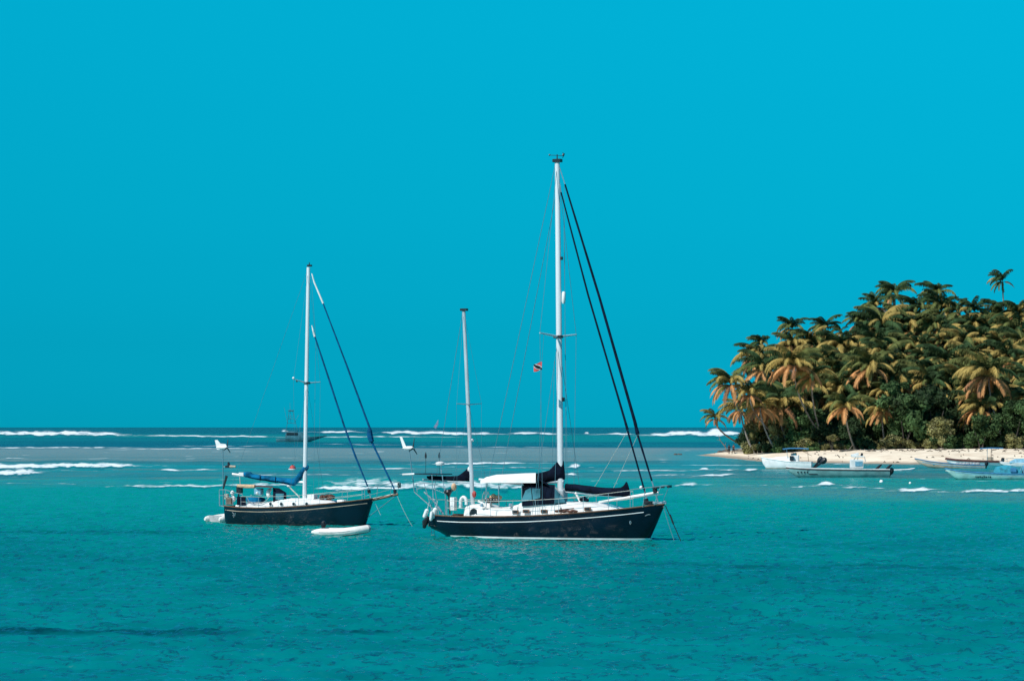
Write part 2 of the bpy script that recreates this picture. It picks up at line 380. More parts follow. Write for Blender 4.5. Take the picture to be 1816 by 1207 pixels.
# sea floor colour plus painted wave and hull shade: v measured from the horizon, left to right
def C(*c): return np.array(srgb(*c))
n1 = fbm(px/170, vv/5, 4, 41)-.5; n2 = fbm(px/60, vv/3, 4, 43)-.5
vw = vv*(1+.07*n1) + 7*n2*sstep(38, 70, vv)*sstep(150, 110, vv)
stops = [(0, C(0, 94, 108)), (11, C(0, 94, 108)), (16, C(4, 136, 132)), (25, C(0, 136, 132)), (28, C(0, 90, 106)), (36, C(0, 92, 108)), (38, C(132, 156, 156)), (59, C(122, 148, 144)), (61.5, C(62, 116, 118)), (64, C(58, 132, 132)), (69, C(24, 155, 158)), (78, C(24, 152, 152)), (82, C(66, 138, 140)), (88, C(50, 142, 142)), (93, C(14, 164, 154)), (106, C(0, 158, 146)), (140, C(0, 156, 144)), (190, C(0, 142, 138)), (260, C(0, 138, 138)), (520, C(0, 140, 146))]
sp = np.array([s_[0] for s_ in stops]); col = np.stack([np.interp(vw, sp, [s_[1][i] for s_ in stops]) for i in range(3)], -1)
def blend(c, mask): 
    global col
    col = col*(1-mask[..., None]) + c*mask[..., None]
blend(C(0, 92, 110), .8*sstep(520, 380, px)*sstep(17, 20, vv)*sstep(37, 35, vv))
blend(C(100, 146, 144), .62*sstep(1150, 1330, px)*bumpf(111+.022*(px-1350), 12, vw))
blend(C(98, 134, 128), .62*sstep(.50, .64, fbm(px/150, vv/2.0, 4, 63))*sstep(64, 70, vv)*sstep(100, 90, vv))
blend(C(10, 120, 128), .5*sstep(.52, .66, fbm(px/130, vv/1.6, 4, 64))*sstep(40, 66, vv)*sstep(110, 95, vv))
blend(C(0, 128, 128), .5*sstep(.5, .62, fbm(px/200, vv/1.8, 4, 65))*sstep(12, 18, vv)*sstep(37, 34, vv))
blend(C(30, 150, 160), .7*sstep(1150, 1230, px)*sstep(36, 45, vv)*sstep(80, 62, vv))
blend(C(70, 140, 145), .5*bumpf(100, 5, vw)*sstep(350, 200, px))
blend(C(0, 66, 76), 1.0*np.clip(swl_shade, 0, 1)*(.55+.7*fbm(px/14, vv/3, 3, 51)))
blend(C(0, 108, 116), .38*sstep(.46, .70, fbm(px/240, vv/26, 4, 61))*sstep(165, 190, vv))
blend(C(0, 118, 126), .42*np.exp(-((px-960)/230.)**2)*bumpf(208, 7, vv))  # dark reflection of the ketch hull painted onto the water
# breaking waves
foam = np.zeros(X.shape); ridge = np.zeros(X.shape)
BR = [ # x0, x1, y0, y1 (photo rows at both ends), thickness, strength
 (-40, 245, 769.5, 770.5, 3.4, 1.1), (235, 520, 772, 774.5, 1.3, .85), (548, 655, 766, 766, 2.3, 1.1), (655, 905, 767, 770, 2.8, 1.0), (548, 780, 774.5, 774, .9, .8), (495, 515, 765, 765, 2, 1),
 (880, 1025, 769, 770, 2.0, .95), (1034, 1047, 768.5, 768.5, 2, .9), (1062, 1140, 769.5, 770, 1.9, 1.05), (1130, 1345, 770.5, 770, 3.4, 1.15), (1240, 1300, 769.5, 769.5, 5, 1.1),
 (-40, 240, 794, 793, 1.2, .75), (215, 470, 796, 794, 1.0, .7), (310, 460, 790, 790, 1.3, .5), (590, 680, 787, 788, 1.2, .35), (760, 960, 791, 792, .8, .3),
 (-40, 268, 829, 825, 3.6, 1.15), (-60, 98, 841, 835, 5.2, 1.2), (275, 330, 833, 833, 2, 1), (330, 390, 833, 832, 1.3, .8), (5, 25, 812, 812, 2, .8), (160, 205, 813, 812, 1, .6),
 (200, 560, 862, 860, 3.0, .72), (545, 760, 866, 865, 3.0, 1.25), (560, 720, 856, 848, 9, .62), (640, 960, 862, 862, 8, .74), (600, 700, 858, 856, 7, .8), (880, 1010, 866, 864, 3.5, .8),
 (545, 600, 841, 841, 1.3, .75), (660, 735, 831, 831, 1.6, .95), (420, 545, 842, 841, 1.4, .6), (745, 960, 823, 820, 1.6, .95), (880, 965, 829, 829, 1.3, .8), (1002, 1036, 828, 825, 3.2, 1.1), (1002, 1028, 841, 841, 3, 1.0), (1050, 1240, 834, 834, 1.1, .75), (1150, 1230, 843, 842, 1.6, .6),
 (1235, 1262, 833, 831, 2.6, 1.1), (1265, 1310, 833, 833, 1.8, 1.0), (1313, 1352, 834, 833, 2.2, 1.05), (1220, 1325, 844, 841, 2.0, 1.1), (1195, 1248, 861, 860, 4.5, .85), (1225, 1340, 824, 824, .9, .55),
 (1350, 1365, 860, 860, 1.5, .7), (1408, 1430, 862, 861, 2.2, .7), (1437, 1492, 858, 858, 3.6, 1.1), (1480, 1560, 864, 865, 1.8, .8), (1572, 1676, 869, 868, 2.8, 1.15), (1680, 1860, 872, 870, 2.4, .95), (1790, 1860, 867, 867, 1.8, .7), (1730, 1770, 852, 852, 1.2, .5), (1470, 1500, 822, 822, 1.3, .6)]
face_shade = np.zeros(X.shape)
for (a, b, y0, y1, th, st) in BR:
    lo, hi = min(y0, y1)-HOR-th*4-4, max(y0, y1)-HOR+th*3+4
    rr0 = np.where((FH/np.maximum(Yr, 57) > lo) & (FH/np.maximum(Yr, 57) < hi) & (Yr > 57))[0]; r0, r1_ = rr0[0], rr0[-1]+1
    V = vv[r0:r1_]; pr = px[r0:r0+1]; t = np.clip((pr-a)/(b-a), 0, 1); zz = pr*0; th = th*(1.15 if st > .9 else .95)     # along the wave only
    cy = (y0+(y1-y0)*t)-HOR + (fbm(pr/24, zz+a, 4, 71)-.5)*th*1.5
    end = sstep(a, a+min(45, (b-a)*.45), pr)*sstep(b, b-min(60, (b-a)*.45), pr)*((pr > a) & (pr < b))
    w = th*(.25+1.3*fbm(pr/13, zz+b, 5, 73))**1.2*(.3+.7*end**.6)
    q = V-cy; g = np.where(q > 0, np.exp(-(q/(w*.55))**4), np.exp(-(-q/(w*1.1))**2))*end
    f1 = g*st*(.72+.55*fbm(pr/16, zz+a+b, 4, 75))*np.clip(.25+1.45*fbm(px[r0:r1_]/9, V/1.1+b, 3, 76), 0, 1.12)
    f2 = .56*np.exp(-((q-.4)/.7)**2)*sstep(a-110, a+20, pr)*sstep(b+110, b-20, pr)*(.35+1.15*fbm(pr/22, zz+a, 3, 77))
    face_shade[r0:r1_] = np.maximum(face_shade[r0:r1_], np.exp(-((q-w*.75-.3)/(.5+w*.25))**2)*end*(st > .7)*.75)
    f3 = .50*np.exp(-((q+th*.7)/(th*1.3))**2)*end*fbm(px[r0:r1_]/14, V/1.2+a, 3, 79)*1.7*min(1, st)
    foam[r0:r1_] = np.maximum(foam[r0:r1_], np.maximum(np.maximum(f1, f2), f3))
    if st > .7: ridge[r0:r1_] = np.maximum(ridge[r0:r1_], np.where(q > 0, np.exp(-(q/(w*.5))**2), np.exp(-(-q/(w*1.4))**2))*end*(th*.45)*np.maximum(Y[r0:r1_], 57)/F*min(st, 1))
blend(C(0, 96, 104), face_shade)  # shade on the wave fronts below the foam, painted into the sea colour
Z += ridge*den*(.8+.4*fbm(X/3, Y/9, 3, 81)) - .03*np.clip(swl_shade, 0, 1)*0
# small surges and broken water over the reef and round the beach
reef = sstep(35, 42, vv)*sstep(118, 98, vv)
foam = np.maximum(foam, reef*.5*sstep(.73, .80, fbm(px/42, vv/1.6, 4, 91)))
dl = land_dist(np.where(den, X, 0), np.where(den, Y, 0)); foam = np.maximum(foam, sstep(-2.2, -.2, dl)*.75*(dl < 1)*fbm(X/3, Y/6, 3, 95)*1.3)
blend(C(70, 160, 160), .45*sstep(-22, -1, dl)*(dl < 5))
sea_co = np.stack([X, Y, Z], -1).reshape(-1, 3)
wm = bpy.data.materials.new('sea_water'); wm.use_nodes = True; nt = wm.node_tree; nt.nodes.clear()
def N(t, **k):
    n = nt.nodes.new(t)
    for a, b in k.items(): setattr(n, a, b)
    return n
lk = nt.links.new
out = N('ShaderNodeOutputMaterial'); geo = N('ShaderNodeNewGeometry'); ca = N('ShaderNodeAttribute'); ca.attribute_name = 'bed_and_shade'; fa = N('ShaderNodeAttribute'); fa.attribute_name = 'foam'
mp = N('ShaderNodeMapping'); mp.inputs['Scale'].default_value = (.72, .42, 1); lk(geo.outputs['Position'], mp.inputs[0])
nz = N('ShaderNodeTexNoise'); nz.inputs['Scale'].default_value = 3.2; nz.inputs['Detail'].default_value = 3; nz.inputs['Roughness'].default_value = .52; lk(mp.outputs[0], nz.inputs[0])
bs = N('ShaderNodeVectorMath', operation='SUBTRACT'); bs.inputs[1].default_value = (.5, .5, .5); lk(nz.outputs[1], bs.inputs[0])
bm_ = N('ShaderNodeVectorMath', operation='MULTIPLY'); bm_.inputs[1].default_value = (1.6, 3.6, 0); lk(bs.outputs[0], bm_.inputs[0])
ba = N('ShaderNodeVectorMath', operation='ADD'); lk(bm_.outputs[0], ba.inputs[0]); lk(geo.outputs['Normal'], ba.inputs[1])
bmp = N('ShaderNodeVectorMath', operation='NORMALIZE'); lk(ba.outputs[0], bmp.inputs[0])   # wavelet slopes
# turbidity streaks within the water
mp2 = N('ShaderNodeMapping'); mp2.inputs['Scale'].default_value = (.55, .30, 1); lk(geo.outputs['Position'], mp2.inputs[0])
nz2 = N('ShaderNodeTexNoise'); nz2.inputs['Scale'].default_value = 1.0; nz2.inputs['Detail'].default_value = 6; nz2.inputs['Roughness'].default_value = .68; lk(mp2.outputs[0], nz2.inputs[0])
mr = N('ShaderNodeMapRange'); mr.inputs['From Min'].default_value = .32; mr.inputs['From Max'].default_value = .62; mr.inputs['To Min'].default_value = .86; mr.inputs['To Max'].default_value = 1.04; lk(nz2.outputs[0], mr.inputs['Value'])
vm = N('ShaderNodeVectorMath', operation='SCALE'); lk(ca.outputs['Color'], vm.inputs[0]); lk(mr.outputs[0], vm.inputs['Scale'])
vm2 = N('ShaderNodeVectorMath', operation='SCALE'); lk(vm.outputs[0], vm2.inputs[0]); vm2.inputs['Scale'].default_value = .77
dif = N('ShaderNodeBsdfDiffuse'); lk(vm2.outputs[0], dif.inputs['Color']); dif.inputs['Normal'].default_value = (0, 0, 1); upn = N('ShaderNodeCombineXYZ'); upn.inputs[2].default_value = 1; lk(upn.outputs[0], dif.inputs['Normal'])   # light scattered back from within the water
gl = N('ShaderNodeBsdfGlossy'); gl.inputs['Roughness'].default_value = .16; lk(bmp.outputs[0], gl.inputs['Normal'])
fr = N('ShaderNodeFresnel'); fr.inputs['IOR'].default_value = 1.33; lk(bmp.outputs[0], fr.inputs['Normal'])
mr2 = N('ShaderNodeMapRange'); mr2.inputs['From Min'].default_value = .02; mr2.inputs['From Max'].default_value = 1; mr2.inputs['To Min'].default_value = .02; mr2.inputs['To Max'].default_value = .95; lk(fr.outputs[0], mr2.inputs['Value'])
ms = N('ShaderNodeMixShader'); lk(mr2.outputs[0], ms.inputs[0]); lk(dif.outputs[0], ms.inputs[1]); lk(gl.outputs[0], ms.inputs[2])
nf = N('ShaderNodeTexNoise'); nf.inputs['Scale'].default_value = 1.1; nf.inputs['Detail'].default_value = 7; nf.inputs['Roughness'].default_value = .7; lk(mp.outputs[0], nf.inputs[0])
ad = N('ShaderNodeMath', operation='MULTIPLY_ADD'); lk(nf.outputs[0], ad.inputs[0]); ad.inputs[1].default_value = .9; lk(fa.outputs['Fac'], ad.inputs[2])
mr3 = N('ShaderNodeMapRange', interpolation_type='SMOOTHSTEP'); mr3.inputs['From Min'].default_value = .74; mr3.inputs['From Max'].default_value = 1.46; lk(ad.outputs[0], mr3.inputs['Value'])
fo = N('ShaderNodeBsdfDiffuse'); fo.inputs['Color'].default_value = (.76, .82, .83, 1)
bf = N('ShaderNodeBump'); bf.inputs['Strength'].default_value = .6; bf.inputs['Distance'].default_value = .3; lk(nf.outputs[0], bf.inputs['Height']); lk(bf.outputs[0], fo.inputs['Normal'])
ms2 = N('ShaderNodeMixShader'); lk(mr3.outputs[0], ms2.inputs[0]); lk(ms.outputs[0], ms2.inputs[1]); lk(fo.outputs[0], ms2.inputs[2]); lk(ms2.outputs[0], out.inputs[0])
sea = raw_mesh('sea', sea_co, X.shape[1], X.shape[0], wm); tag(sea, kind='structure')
a = sea.data.attributes.new('bed_and_shade', 'FLOAT_COLOR', 'POINT'); a.data.foreach_set('color', np.concatenate([col.reshape(-1, 3), np.ones((X.size, 1))], 1).astype(np.float32).ravel())
a = sea.data.attributes.new('foam', 'FLOAT', 'POINT'); a.data.foreach_set('value', foam.astype(np.float32).ravel())

# ------------------------------------------------------------------ palms
def frond_mesh(kind, var, mname):
    rs = random.Random(kind*10+var*3+1); Lf = 4.3
    e0, e1 = ((84, -22), (60, -72), (12, -89))[kind]; e0 += (0, 8)[var]; e1 += (0, 10)[var]
    n = 12; p = Vector((0, 0, 0)); pts = [p.copy()]; dirs = []
    for i in range(n):
        t = (i+.5)/n; e = R(e0+(e1-e0)*t**.85); d = Vector((math.cos(e), 0, math.sin(e))); dirs.append(d); p = p+d*(Lf/n); pts.append(p.copy())
    mb = MB(); mb.tube(pts, [.07*(1-i/n)+.012 for i in range(n+1)], 3, caps=False)
    for i in range(1, n):
        for h in (0, .33, .66):
            t = (i+h)/n
            if t < .12: continue
            c = pts[i].lerp(pts[i+1], h); d = dirs[min(i, n-1)]; ll = (.30+.76*math.sin(math.pi*min(1, t*.93+.05))**.8)*rs.uniform(.8, 1.1)
            for s_ in (-1, 1):
                sideways = Vector((0, s_, 0)); hang = rs.uniform(.6, 1.9)
                a = (sideways*.7 + d*.6 + Vector((0, 0, -hang*.4))).normalized(); b = (sideways*.35 + d*.4 + Vector((0, 0, -hang*1.1))).normalized()
                w = d*.06
                m1 = c+a*ll*.5; m2 = m1+b*ll*.5
                mb.add([c-w, c+w, m1+w*1.1, m1-w*1.1, m2], [(0, 1, 2, 3), (3, 2, 4)])
    me = bpy.data.meshes.new('frond'); me.from_pydata([tuple(x) for x in mb.v], [], mb.f); me.update(); me.materials.append(M[mname]); return me
FM = {}
def frond(kind, var, mname):
    k = (kind, var, mname)
    if k not in FM: FM[k] = frond_mesh(*k)
    return FM[k]
def add_frond(parent, me, loc, az_, sc_, tilt=0, roll=0):
    o = bpy.data.objects.new('frond', me); COL.objects.link(o); o.parent = parent; o.location = loc
    o.rotation_euler = (roll, tilt, az_); o.scale = (sc_, sc_, sc_); return o
def palm(px, py, d, label, group=None, size=1.0, dry=.5, lean=None, wind=.45, n=32, name='coconut_palm', base=None, rr=random.Random(3)):
    """crown hub seen at photo pixel (px, py) at distance d; dry 0..1 = share of yellow and orange fronds"""
    hub = Vector(((px-CX)*d/F, d, H-(py-HOR)*d/F))
    if base: g = hit(*base); bx, by = g.x, g.y
    else:
        if lean is None: lean = rr.uniform(.5, 3.5)
        bx, by = hub.x+lean, hub.y+rr.uniform(-1, 1)
    gz = float(ground(bx, by))-.3; root = empty(name, (bx, by, gz)); tag(root, label, 'palm tree', group)
    top = hub-root.location; pts = []
    for i in range(9):
        t = i/8; pts.append(Vector((top.x*(1-(1-t)**1.7), top.y*t, top.z*t)) + Vector((0, 0, 0)))
    MB().tube(pts, [.28, .20, .18, .165, .155, .15, .14, .14, .14], 7).build('trunk', M['bark'], root)
    for i in range(n):
        q = i/n; kind = 0 if q < .30 else (1 if q < .62 else 2); a = i*2.39996+rr.uniform(-.3, .3)
        v_ = Vector((math.cos(a)-wind, math.sin(a))); a2 = math.atan2(v_.y, v_.x)
        u = rr.random()
        if kind == 0: mn = 'f_green' if u > dry*.6 else ('f_mid' if u > dry*.15 else 'f_yel')
        elif kind == 1: mn = 'f_yel' if u < dry*.72 else ('f_mid' if u < .85 else 'f_green')
        else: mn = ('f_org' if u < dry*.75 else ('f_yel' if u < .35+dry*.5 else ('f_brn' if u < .55+dry*.45 else 'f_mid')))
        add_frond(root, frond(kind, rr.randrange(2), mn), top+Vector((0, 0, .1 if kind < 2 else -.15)), a2, 1.42*size*rr.uniform(.75, 1.12)*(1, 1, .85)[kind], tilt=rr.uniform(-.14, .14), roll=rr.uniform(-.35, .35))
    return root
named = [
 (1778, 499, 640, 'tall lone palm with windswept dark crown standing above the right end of the grove', .74, .2, .9, 19),
 (1587, 522, 640, 'dark palm with the highest crown on the left shoulder of the grove skyline', .95, .15, .6, 29),
 (1663, 523, 640, 'dark round topped palm on the skyline midway between the two highest palms', .90, .15, .6, 27),
 (1553, 545, 632, 'dark palm just left of the highest crown on the left shoulder', .85, .1, .5, 27),
 (1530, 575, 622, 'palm with feathery left side where the skyline steps up to the tallest group', .85, .2, .6, 27),
 (1405, 583, 618, 'dark palm with small round crown rising highest on the left slope of the grove', .75, .1, .5, 27),
 (1463, 585, 618, 'dark domed palm crown on the skyline in the dip left of the tall group', .85, .05, .7, 27),
 (1352, 612, 612, 'dark palm crown at the upper left corner of the grove skyline', .72, .1, .8, 27),
 (1491, 588, 622, 'small thin palm top poking above the skyline right of the domed crown', .5, .1, .9, 16),
 (1808, 562, 622, 'palm with orange fronds beside the right edge of the frame under the lone tall palm', 1.0, .6, .6, 35),
 (1728, 553, 628, 'green palm on the skyline left of the lone tall palm', .85, .2, .6, 27),
 (1697, 553, 630, 'palm with fronds bending left on the skyline right of the round topped palm', .75, .3, .7, 24),
 (1753, 668, 558, 'large palm with broad hanging orange fronds in the right foreground of the grove', 1.30, 1.0, .5, 35),
 (1296, 682, 546, 'windblown palm leaning over the water at the left end of the grove', 1.0, .9, .6, 32),
 (1268, 742, 575, 'low palm with orange drooping fronds leaning lowest over the water at the far left tip', .60, .9, .3, 18),
 (1500, 722, 543, 'short palm with yellow and orange fronds low in the middle of the grove front', .92, 1.0, .5, 27),
 (1408, 648, 545, 'palm with heavy orange skirt over pale leaning trunks left of centre of the grove', 1.1, .95, .5, 32),
 (1545, 655, 570, 'palm with rusty hanging fronds at the centre of the grove', 1.15, .95, .5, 32),
 (1355, 655, 574, 'palm with arching yellow fronds behind the leaning left end palm', 1.0, .85, .6, 22),
 (1314, 728, 560, 'palm with orange skirt hanging down to the bushes at the left end of the grove', .8, 1.0, .5, 28),
 (1348, 722, 552, 'low palm with drooping golden fronds among the bushes near the left end', .85, .95, .4, 28),
 (1330, 700, 545, 'palm with short yellow crown between the leaning left end palm and the white motorboat', .75, .9, .5, 26),
 (1440, 668, 546, 'palm on a thin pale leaning trunk left of the short yellow and orange palm', .85, .9, .5, 28),
]
bases = {21: (1415, 797), 22: (1468, 797), 16: (1478, 797), 13: (1392, 797), 14: (1335, 795), 15: (1518, 797)}
for i, (px_, py_, d_, lab, sz, dry, wd, nn) in enumerate(named):
    palm(px_, py_, d_, lab, size=sz, dry=dry, wind=wd, n=nn, base=bases.get(i), rr=random.Random(i+50))
sky_x = [1255, 1290, 1315, 1340, 1375, 1405, 1440, 1500, 1530, 1560, 1600, 1640, 1700, 1816, 1900]
sky_y = [730, 690, 656, 628, 600, 588, 594, 598, 565, 538, 532, 538, 552, 545, 545]
zone_lab = {('l', 0): 'coconut palm packed in the left slope of the grove, mostly green', ('l', 1): 'coconut palm packed in the left slope of the grove, skirt of orange fronds',
            ('m', 0): 'coconut palm packed in the middle of the grove, mostly green', ('m', 1): 'coconut palm packed in the middle of the grove, skirt of orange fronds',
            ('r', 0): 'coconut palm packed in the right part of the grove, mostly green', ('r', 1): 'coconut palm packed in the right part of the grove, skirt of orange fronds'}
rp = random.Random(11); spots = []
yy = 560
row = 0
while yy < 742:
    xx = 1262+(row % 2)*15
    while xx < 1890:
        x_ = xx+rp.uniform(-9, 9); y_ = yy+rp.uniform(-9, 9); s_ = np.interp(x_, sky_x, sky_y)
        if y_ > s_+6 and all((x_-q[0])**2+(y_-q[1])**2 > 22**2 for q in named) and not (y_ > 690 and 1580 < x_ < 1700) and not (y_ > 700 and x_ < 1310) and not(y_ > 700 and rp.random() < .55): spots.append((x_, y_))
        xx += 37
    yy += 27; row += 1
for x_, y_ in spots:
    d_ = 553+max(0, (735-y_))*.44+rp.uniform(-3, 3); dry = min(1, max(.05, rp.gauss(.58+.45*sstep(560, 650, y_), .28)))
    if (x_ < 1500 or x_ > 1690) and y_ > 590: dry = min(1, dry+.25)
    side = 'left end' if x_ < 1370 else ('left part' if x_ < 1470 else ('middle' if x_ < 1590 else ('right part' if x_ < 1710 else 'right end')))
    q_ = (y_-np.interp(x_, sky_x, sky_y)); lvl = 'just under the skyline' if q_ < 34 else ('halfway up' if y_ < 690 else 'low')
    sz_ = rp.uniform(.78, 1.32); big = 'large ' if sz_ > 1.16 else ('small ' if sz_ < .92 else '')
    lb = big+'coconut palm %s in the grove %s, %s' % (lvl, side, 'skirt of orange fronds' if dry > .55 else ('yellow tinged fronds' if dry > .38 else 'mostly green'))
    palm(x_, y_, d_, lb, group=lb.replace('coconut palm', 'coconut palms'), size=sz_, dry=dry, wind=rp.uniform(.3, .7), n=32, rr=rp, lean=rp.uniform(7, 11) if x_ < 1330 else rp.uniform(1.5, 5) if x_ < 1480 else rp.uniform(.3, 2.5))

# leafy trees and shrubs along the top of the beach
def crown_mesh(var, mname, W=3.2, Hh=2.8, n=2300):
    r_ = np.random.default_rng(var+100); lobes = []
    for i in range(9): 
        a = r_.uniform(0, 6.28); q = r_.uniform(.1, .75); lobes.append((math.cos(a)*q*W, math.sin(a)*q*W, r_.uniform(.25, .85)*Hh, r_.uniform(.22, .42)*W))
    vs = []; fs = []
    for i in range(n):
        lx, ly, lz, lr = lobes[r_.integers(len(lobes))]; d = r_.normal(size=3); d /= np.linalg.norm(d); q = lr*r_.uniform(.55, 1.08)
        c = np.array((lx, ly, lz))+d*q*np.array((1, 1, .8)); a = r_.normal(size=3); a /= np.linalg.norm(a); b = np.cross(a, d+.3*r_.normal(size=3)); b /= np.linalg.norm(b)+1e-6
        s_ = r_.uniform(.08, .34); o = len(vs); vs += [tuple(c-a*s_), tuple(c+b*s_*.55), tuple(c+a*s_), tuple(c-b*s_*.55)]; fs.append((o, o+1, o+2, o+3))
    me = bpy.data.meshes.new('crown'); me.from_pydata(vs, [], fs); me.materials.append(M[mname]); me.update(); return me
CRN = [crown_mesh(i, ('l_dark', 'l_mid', 'l_olive', 'l_dark', 'l_mid')[i]) for i in range(5)]
stem = MB()
for a in range(4): stem.tube([(0, 0, -.8), (math.cos(a*1.7)*.4, math.sin(a*1.7)*.4, .7), (math.cos(a*1.7)*1.2, math.sin(a*1.7)*1.2, 2)], [.16, .11, .05], 5)
STEM = stem.mesh('trunk', M['stemm'])
def shrub(px_, py_, d_, v_, sc_, label, group=None):
    x = (px_-CX)*d_/F; z = H-(py_-HOR)*d_/F; g = float(ground(x, d_)); z = max(z, g)
    root = empty('leafy_tree', (x, d_, g)); tag(root, label, 'tree', group)
    for nm, me, zz, k in (('trunk', STEM, 0, max(.5, (z-g)/2.1)), ('crown', CRN[v_], z-g-.3, 1)):
        if nm == 'crown' and z-g > 2.5:      # foliage also lower down the stems
            o = bpy.data.objects.new('lower_foliage', CRN[0 if v_ in (0, 3) else v_]); COL.objects.link(o); o.parent = root; o.location = (0, 0, max(-.3, (z-g)*.42-.8*sc_)); o.scale = (sc_, sc_, sc_*1.25); o.rotation_euler = (0, 0, rp.uniform(0, 6))
        o = bpy.data.objects.new(nm, me); COL.objects.link(o); o.parent = root; o.location = (0, 0, zz); o.scale = (sc_, sc_, k if nm == 'trunk' else sc_); o.rotation_euler = (0, 0, rp.uniform(0, 6))
    return root
shrub(1605, 745, 552, 1, 1.7, 'large bright green leafy tree in the centre right front of the grove')
shrub(1655, 725, 556, 3, 1.6, 'darkest leafy tree between the bright green one and the orange palm')
shrub(1585, 700, 562, 1, .95, 'small round green tree crown above the large bright green tree')
shrub(1670, 768, 548, 2, 1.0, 'olive yellow shrub at the beach edge below the darkest tree')
shrub(1740, 765, 548, 4, 1.2, 'green shrub spreading over the beach under the large orange palm')
shrub(1798, 745, 550, 1, 1.3, 'layered bright green tree at the right frame edge above the beach')
shrub(1475, 780, 546, 2, .42, 'small lone yellow green bush on the sand left of the pale curved trunk')
shrub(1430, 755, 556, 4, 1.25, 'green tree behind the leaning trunks left of centre')
shrub(1385, 752, 558, 2, 1.1, 'olive green tree hanging over the sand at the left')
shrub(1340, 765, 562, 2, .85, 'olive bush reaching toward the sea at the left end of the trees')
shrub(1328, 768, 565, 3, .85, 'dark bush at the far left end of the grove behind the low palm')
hg = 'low bushes edging the top of the beach'
for i in range(30):
    x_ = 1335+i*18.5+rp.uniform(-6, 6)
    third = 'left' if x_ < 1500 else ('middle' if x_ < 1660 else 'right')
    shrub(x_, 806, 549+rp.uniform(-1, 4)+(8 if x_ < 1380 else 0), rp.choice((0, 2, 4, 2, 1, 2)), rp.uniform(.5, .95), 'low green bush edging the top of the beach, %s stretch' % third, hg+', '+third)
sg = 'dark shrubs filling in under the palms'
for i in range(46):
    x_ = rp.uniform(1330, 1880); y_ = rp.uniform(715, 783); 
    shrub(x_, y_, 553+(785-y_)*.22+rp.uniform(0, 7), rp.choice((0, 3, 0, 4, 1)), rp.uniform(.75, 1.2), 'dark green shrub under the palm crowns, in the %s %s' % ('lower' if y_ > 750 else 'upper', 'left of the thicket' if x_ < 1500 else ('middle of the thicket' if x_ < 1680 else 'right of the thicket')), sg+(' lower ' if y_ > 750 else ' upper ')+('left' if x_ < 1500 else ('middle' if x_ < 1680 else 'right')))
for i in range(75):   # up the slope behind, seen in the gaps
    x_ = rp.uniform(1350, 1880); y_ = rp.uniform(np.interp(x_, sky_x, sky_y)+32, 720)
    shrub(x_, y_, 566+(735-y_)*.44, rp.choice((0, 3)), rp.uniform(1.0, 1.5), 'dark tree hidden up the slope behind the palm crowns', 'dark trees up the slope behind the palms')

# driftwood, the bare branch and rocks on the spit
def log(pxy0, pxy1, r, label, lift=.0):
    a = hit(*pxy0); b = hit(*pxy1); m = (a+b)/2; pts = [Vector((0, 0, 0)) + (a-a), (m-a)+Vector((0, .3, lift)), b-a]
    o = MB().tube([p+Vector((0, 0, r*.6)) for p in pts], [r, r*.8, r*.4], 6); o.tube([pts[1]+Vector((0, 0, r*.6)), pts[1]+Vector((r*4, 0, r*6))], [r*.4, r*.15], 5)
    ob = o.build('driftwood', M['drift']); ob.location = a; return tag(ob, label, 'driftwood')
log((1309, 799), (1335, 797), .28, 'long bleached driftwood log on the spit right of the two people')
log((1338, 800), (1350, 793), .22, 'dark forked driftwood at the foot of the first leaning trunk')
log((1350, 801), (1372, 798), .2, 'thin driftwood branch on bright sand behind the white motorboat bow')
log((1490, 801), (1520, 798), .2, 'driftwood lying along the top of the beach above the console boat')
g = hit(1291, 797); br = MB()
br.tube([(0, 0, -.2), (-.6, 0, 1.2), (-1.5, 0, 2.3), (-1.9, 0, 3.4)], [.13, .1, .07, .03], 6); br.tube([(-.6, 0, 1.2), (-.4, 0, 2.0)], [.06, .02], 5); br.tube([(-1.5, 0, 2.3), (-2.2, 0, 2.5)], [.05, .02], 5)
o = br.build('bare_branch', M['drift']); o.location = g; tag(o, 'bare dark branch leaning left out of the sand beside the two people', 'branch')
for k, (a, b, s_) in enumerate(((1290, 786, 1.0), (1312, 789, 1.2), (1203, 804, .4))):
    rb = MB(); x = (a-CX)*640/F if k < 2 else (a-CX)*610/F; yv = 640 if k < 2 else 610
    for i in range(5): rb.ball((rp.uniform(-1.6, 1.6)*s_, rp.uniform(-1, 1)*s_, rp.uniform(-.1, .25)*s_), (rp.uniform(.5, 1.1)*s_, .8*s_, rp.uniform(.4, .8)*s_), 7, 5)
    o = rb.build('rock', M['rock']); o.location = (x, yv, 0); tag(o, ('dark rocks in the sea behind the two people', 'dark rocks in the sea under the low leaning palm', 'small dark rock awash off the tip of the sand spit')[k], 'rock')

db = MB(); rd_ = random.Random(31)
for i in range(190):
    if i % 3: x_, y_ = rd_.uniform(1300, 1830), rd_.gauss(798.5, 1.6)
    else: x_, y_ = rd_.uniform(1260, 1830), rd_.uniform(800, 822)
    g_ = hit(x_, y_); l_ = rd_.uniform(.15, .6)*(1.2 if i % 3 else .5); a_ = rd_.uniform(0, 3.1)
    if g_.z > .1: db.tube([g_+Vector((-l_*math.cos(a_), -l_*math.sin(a_), .02)), g_+Vector((0, 0, rd_.uniform(.05, .22))), g_+Vector((l_*math.cos(a_), l_*math.sin(a_), .02))], [.04, .09, .03], 4)
tag(db.build('dry_fronds_and_seaweed', M['drift']), 'brown dry fronds and seaweed littering the sand', 'beach litter', kind='stuff')
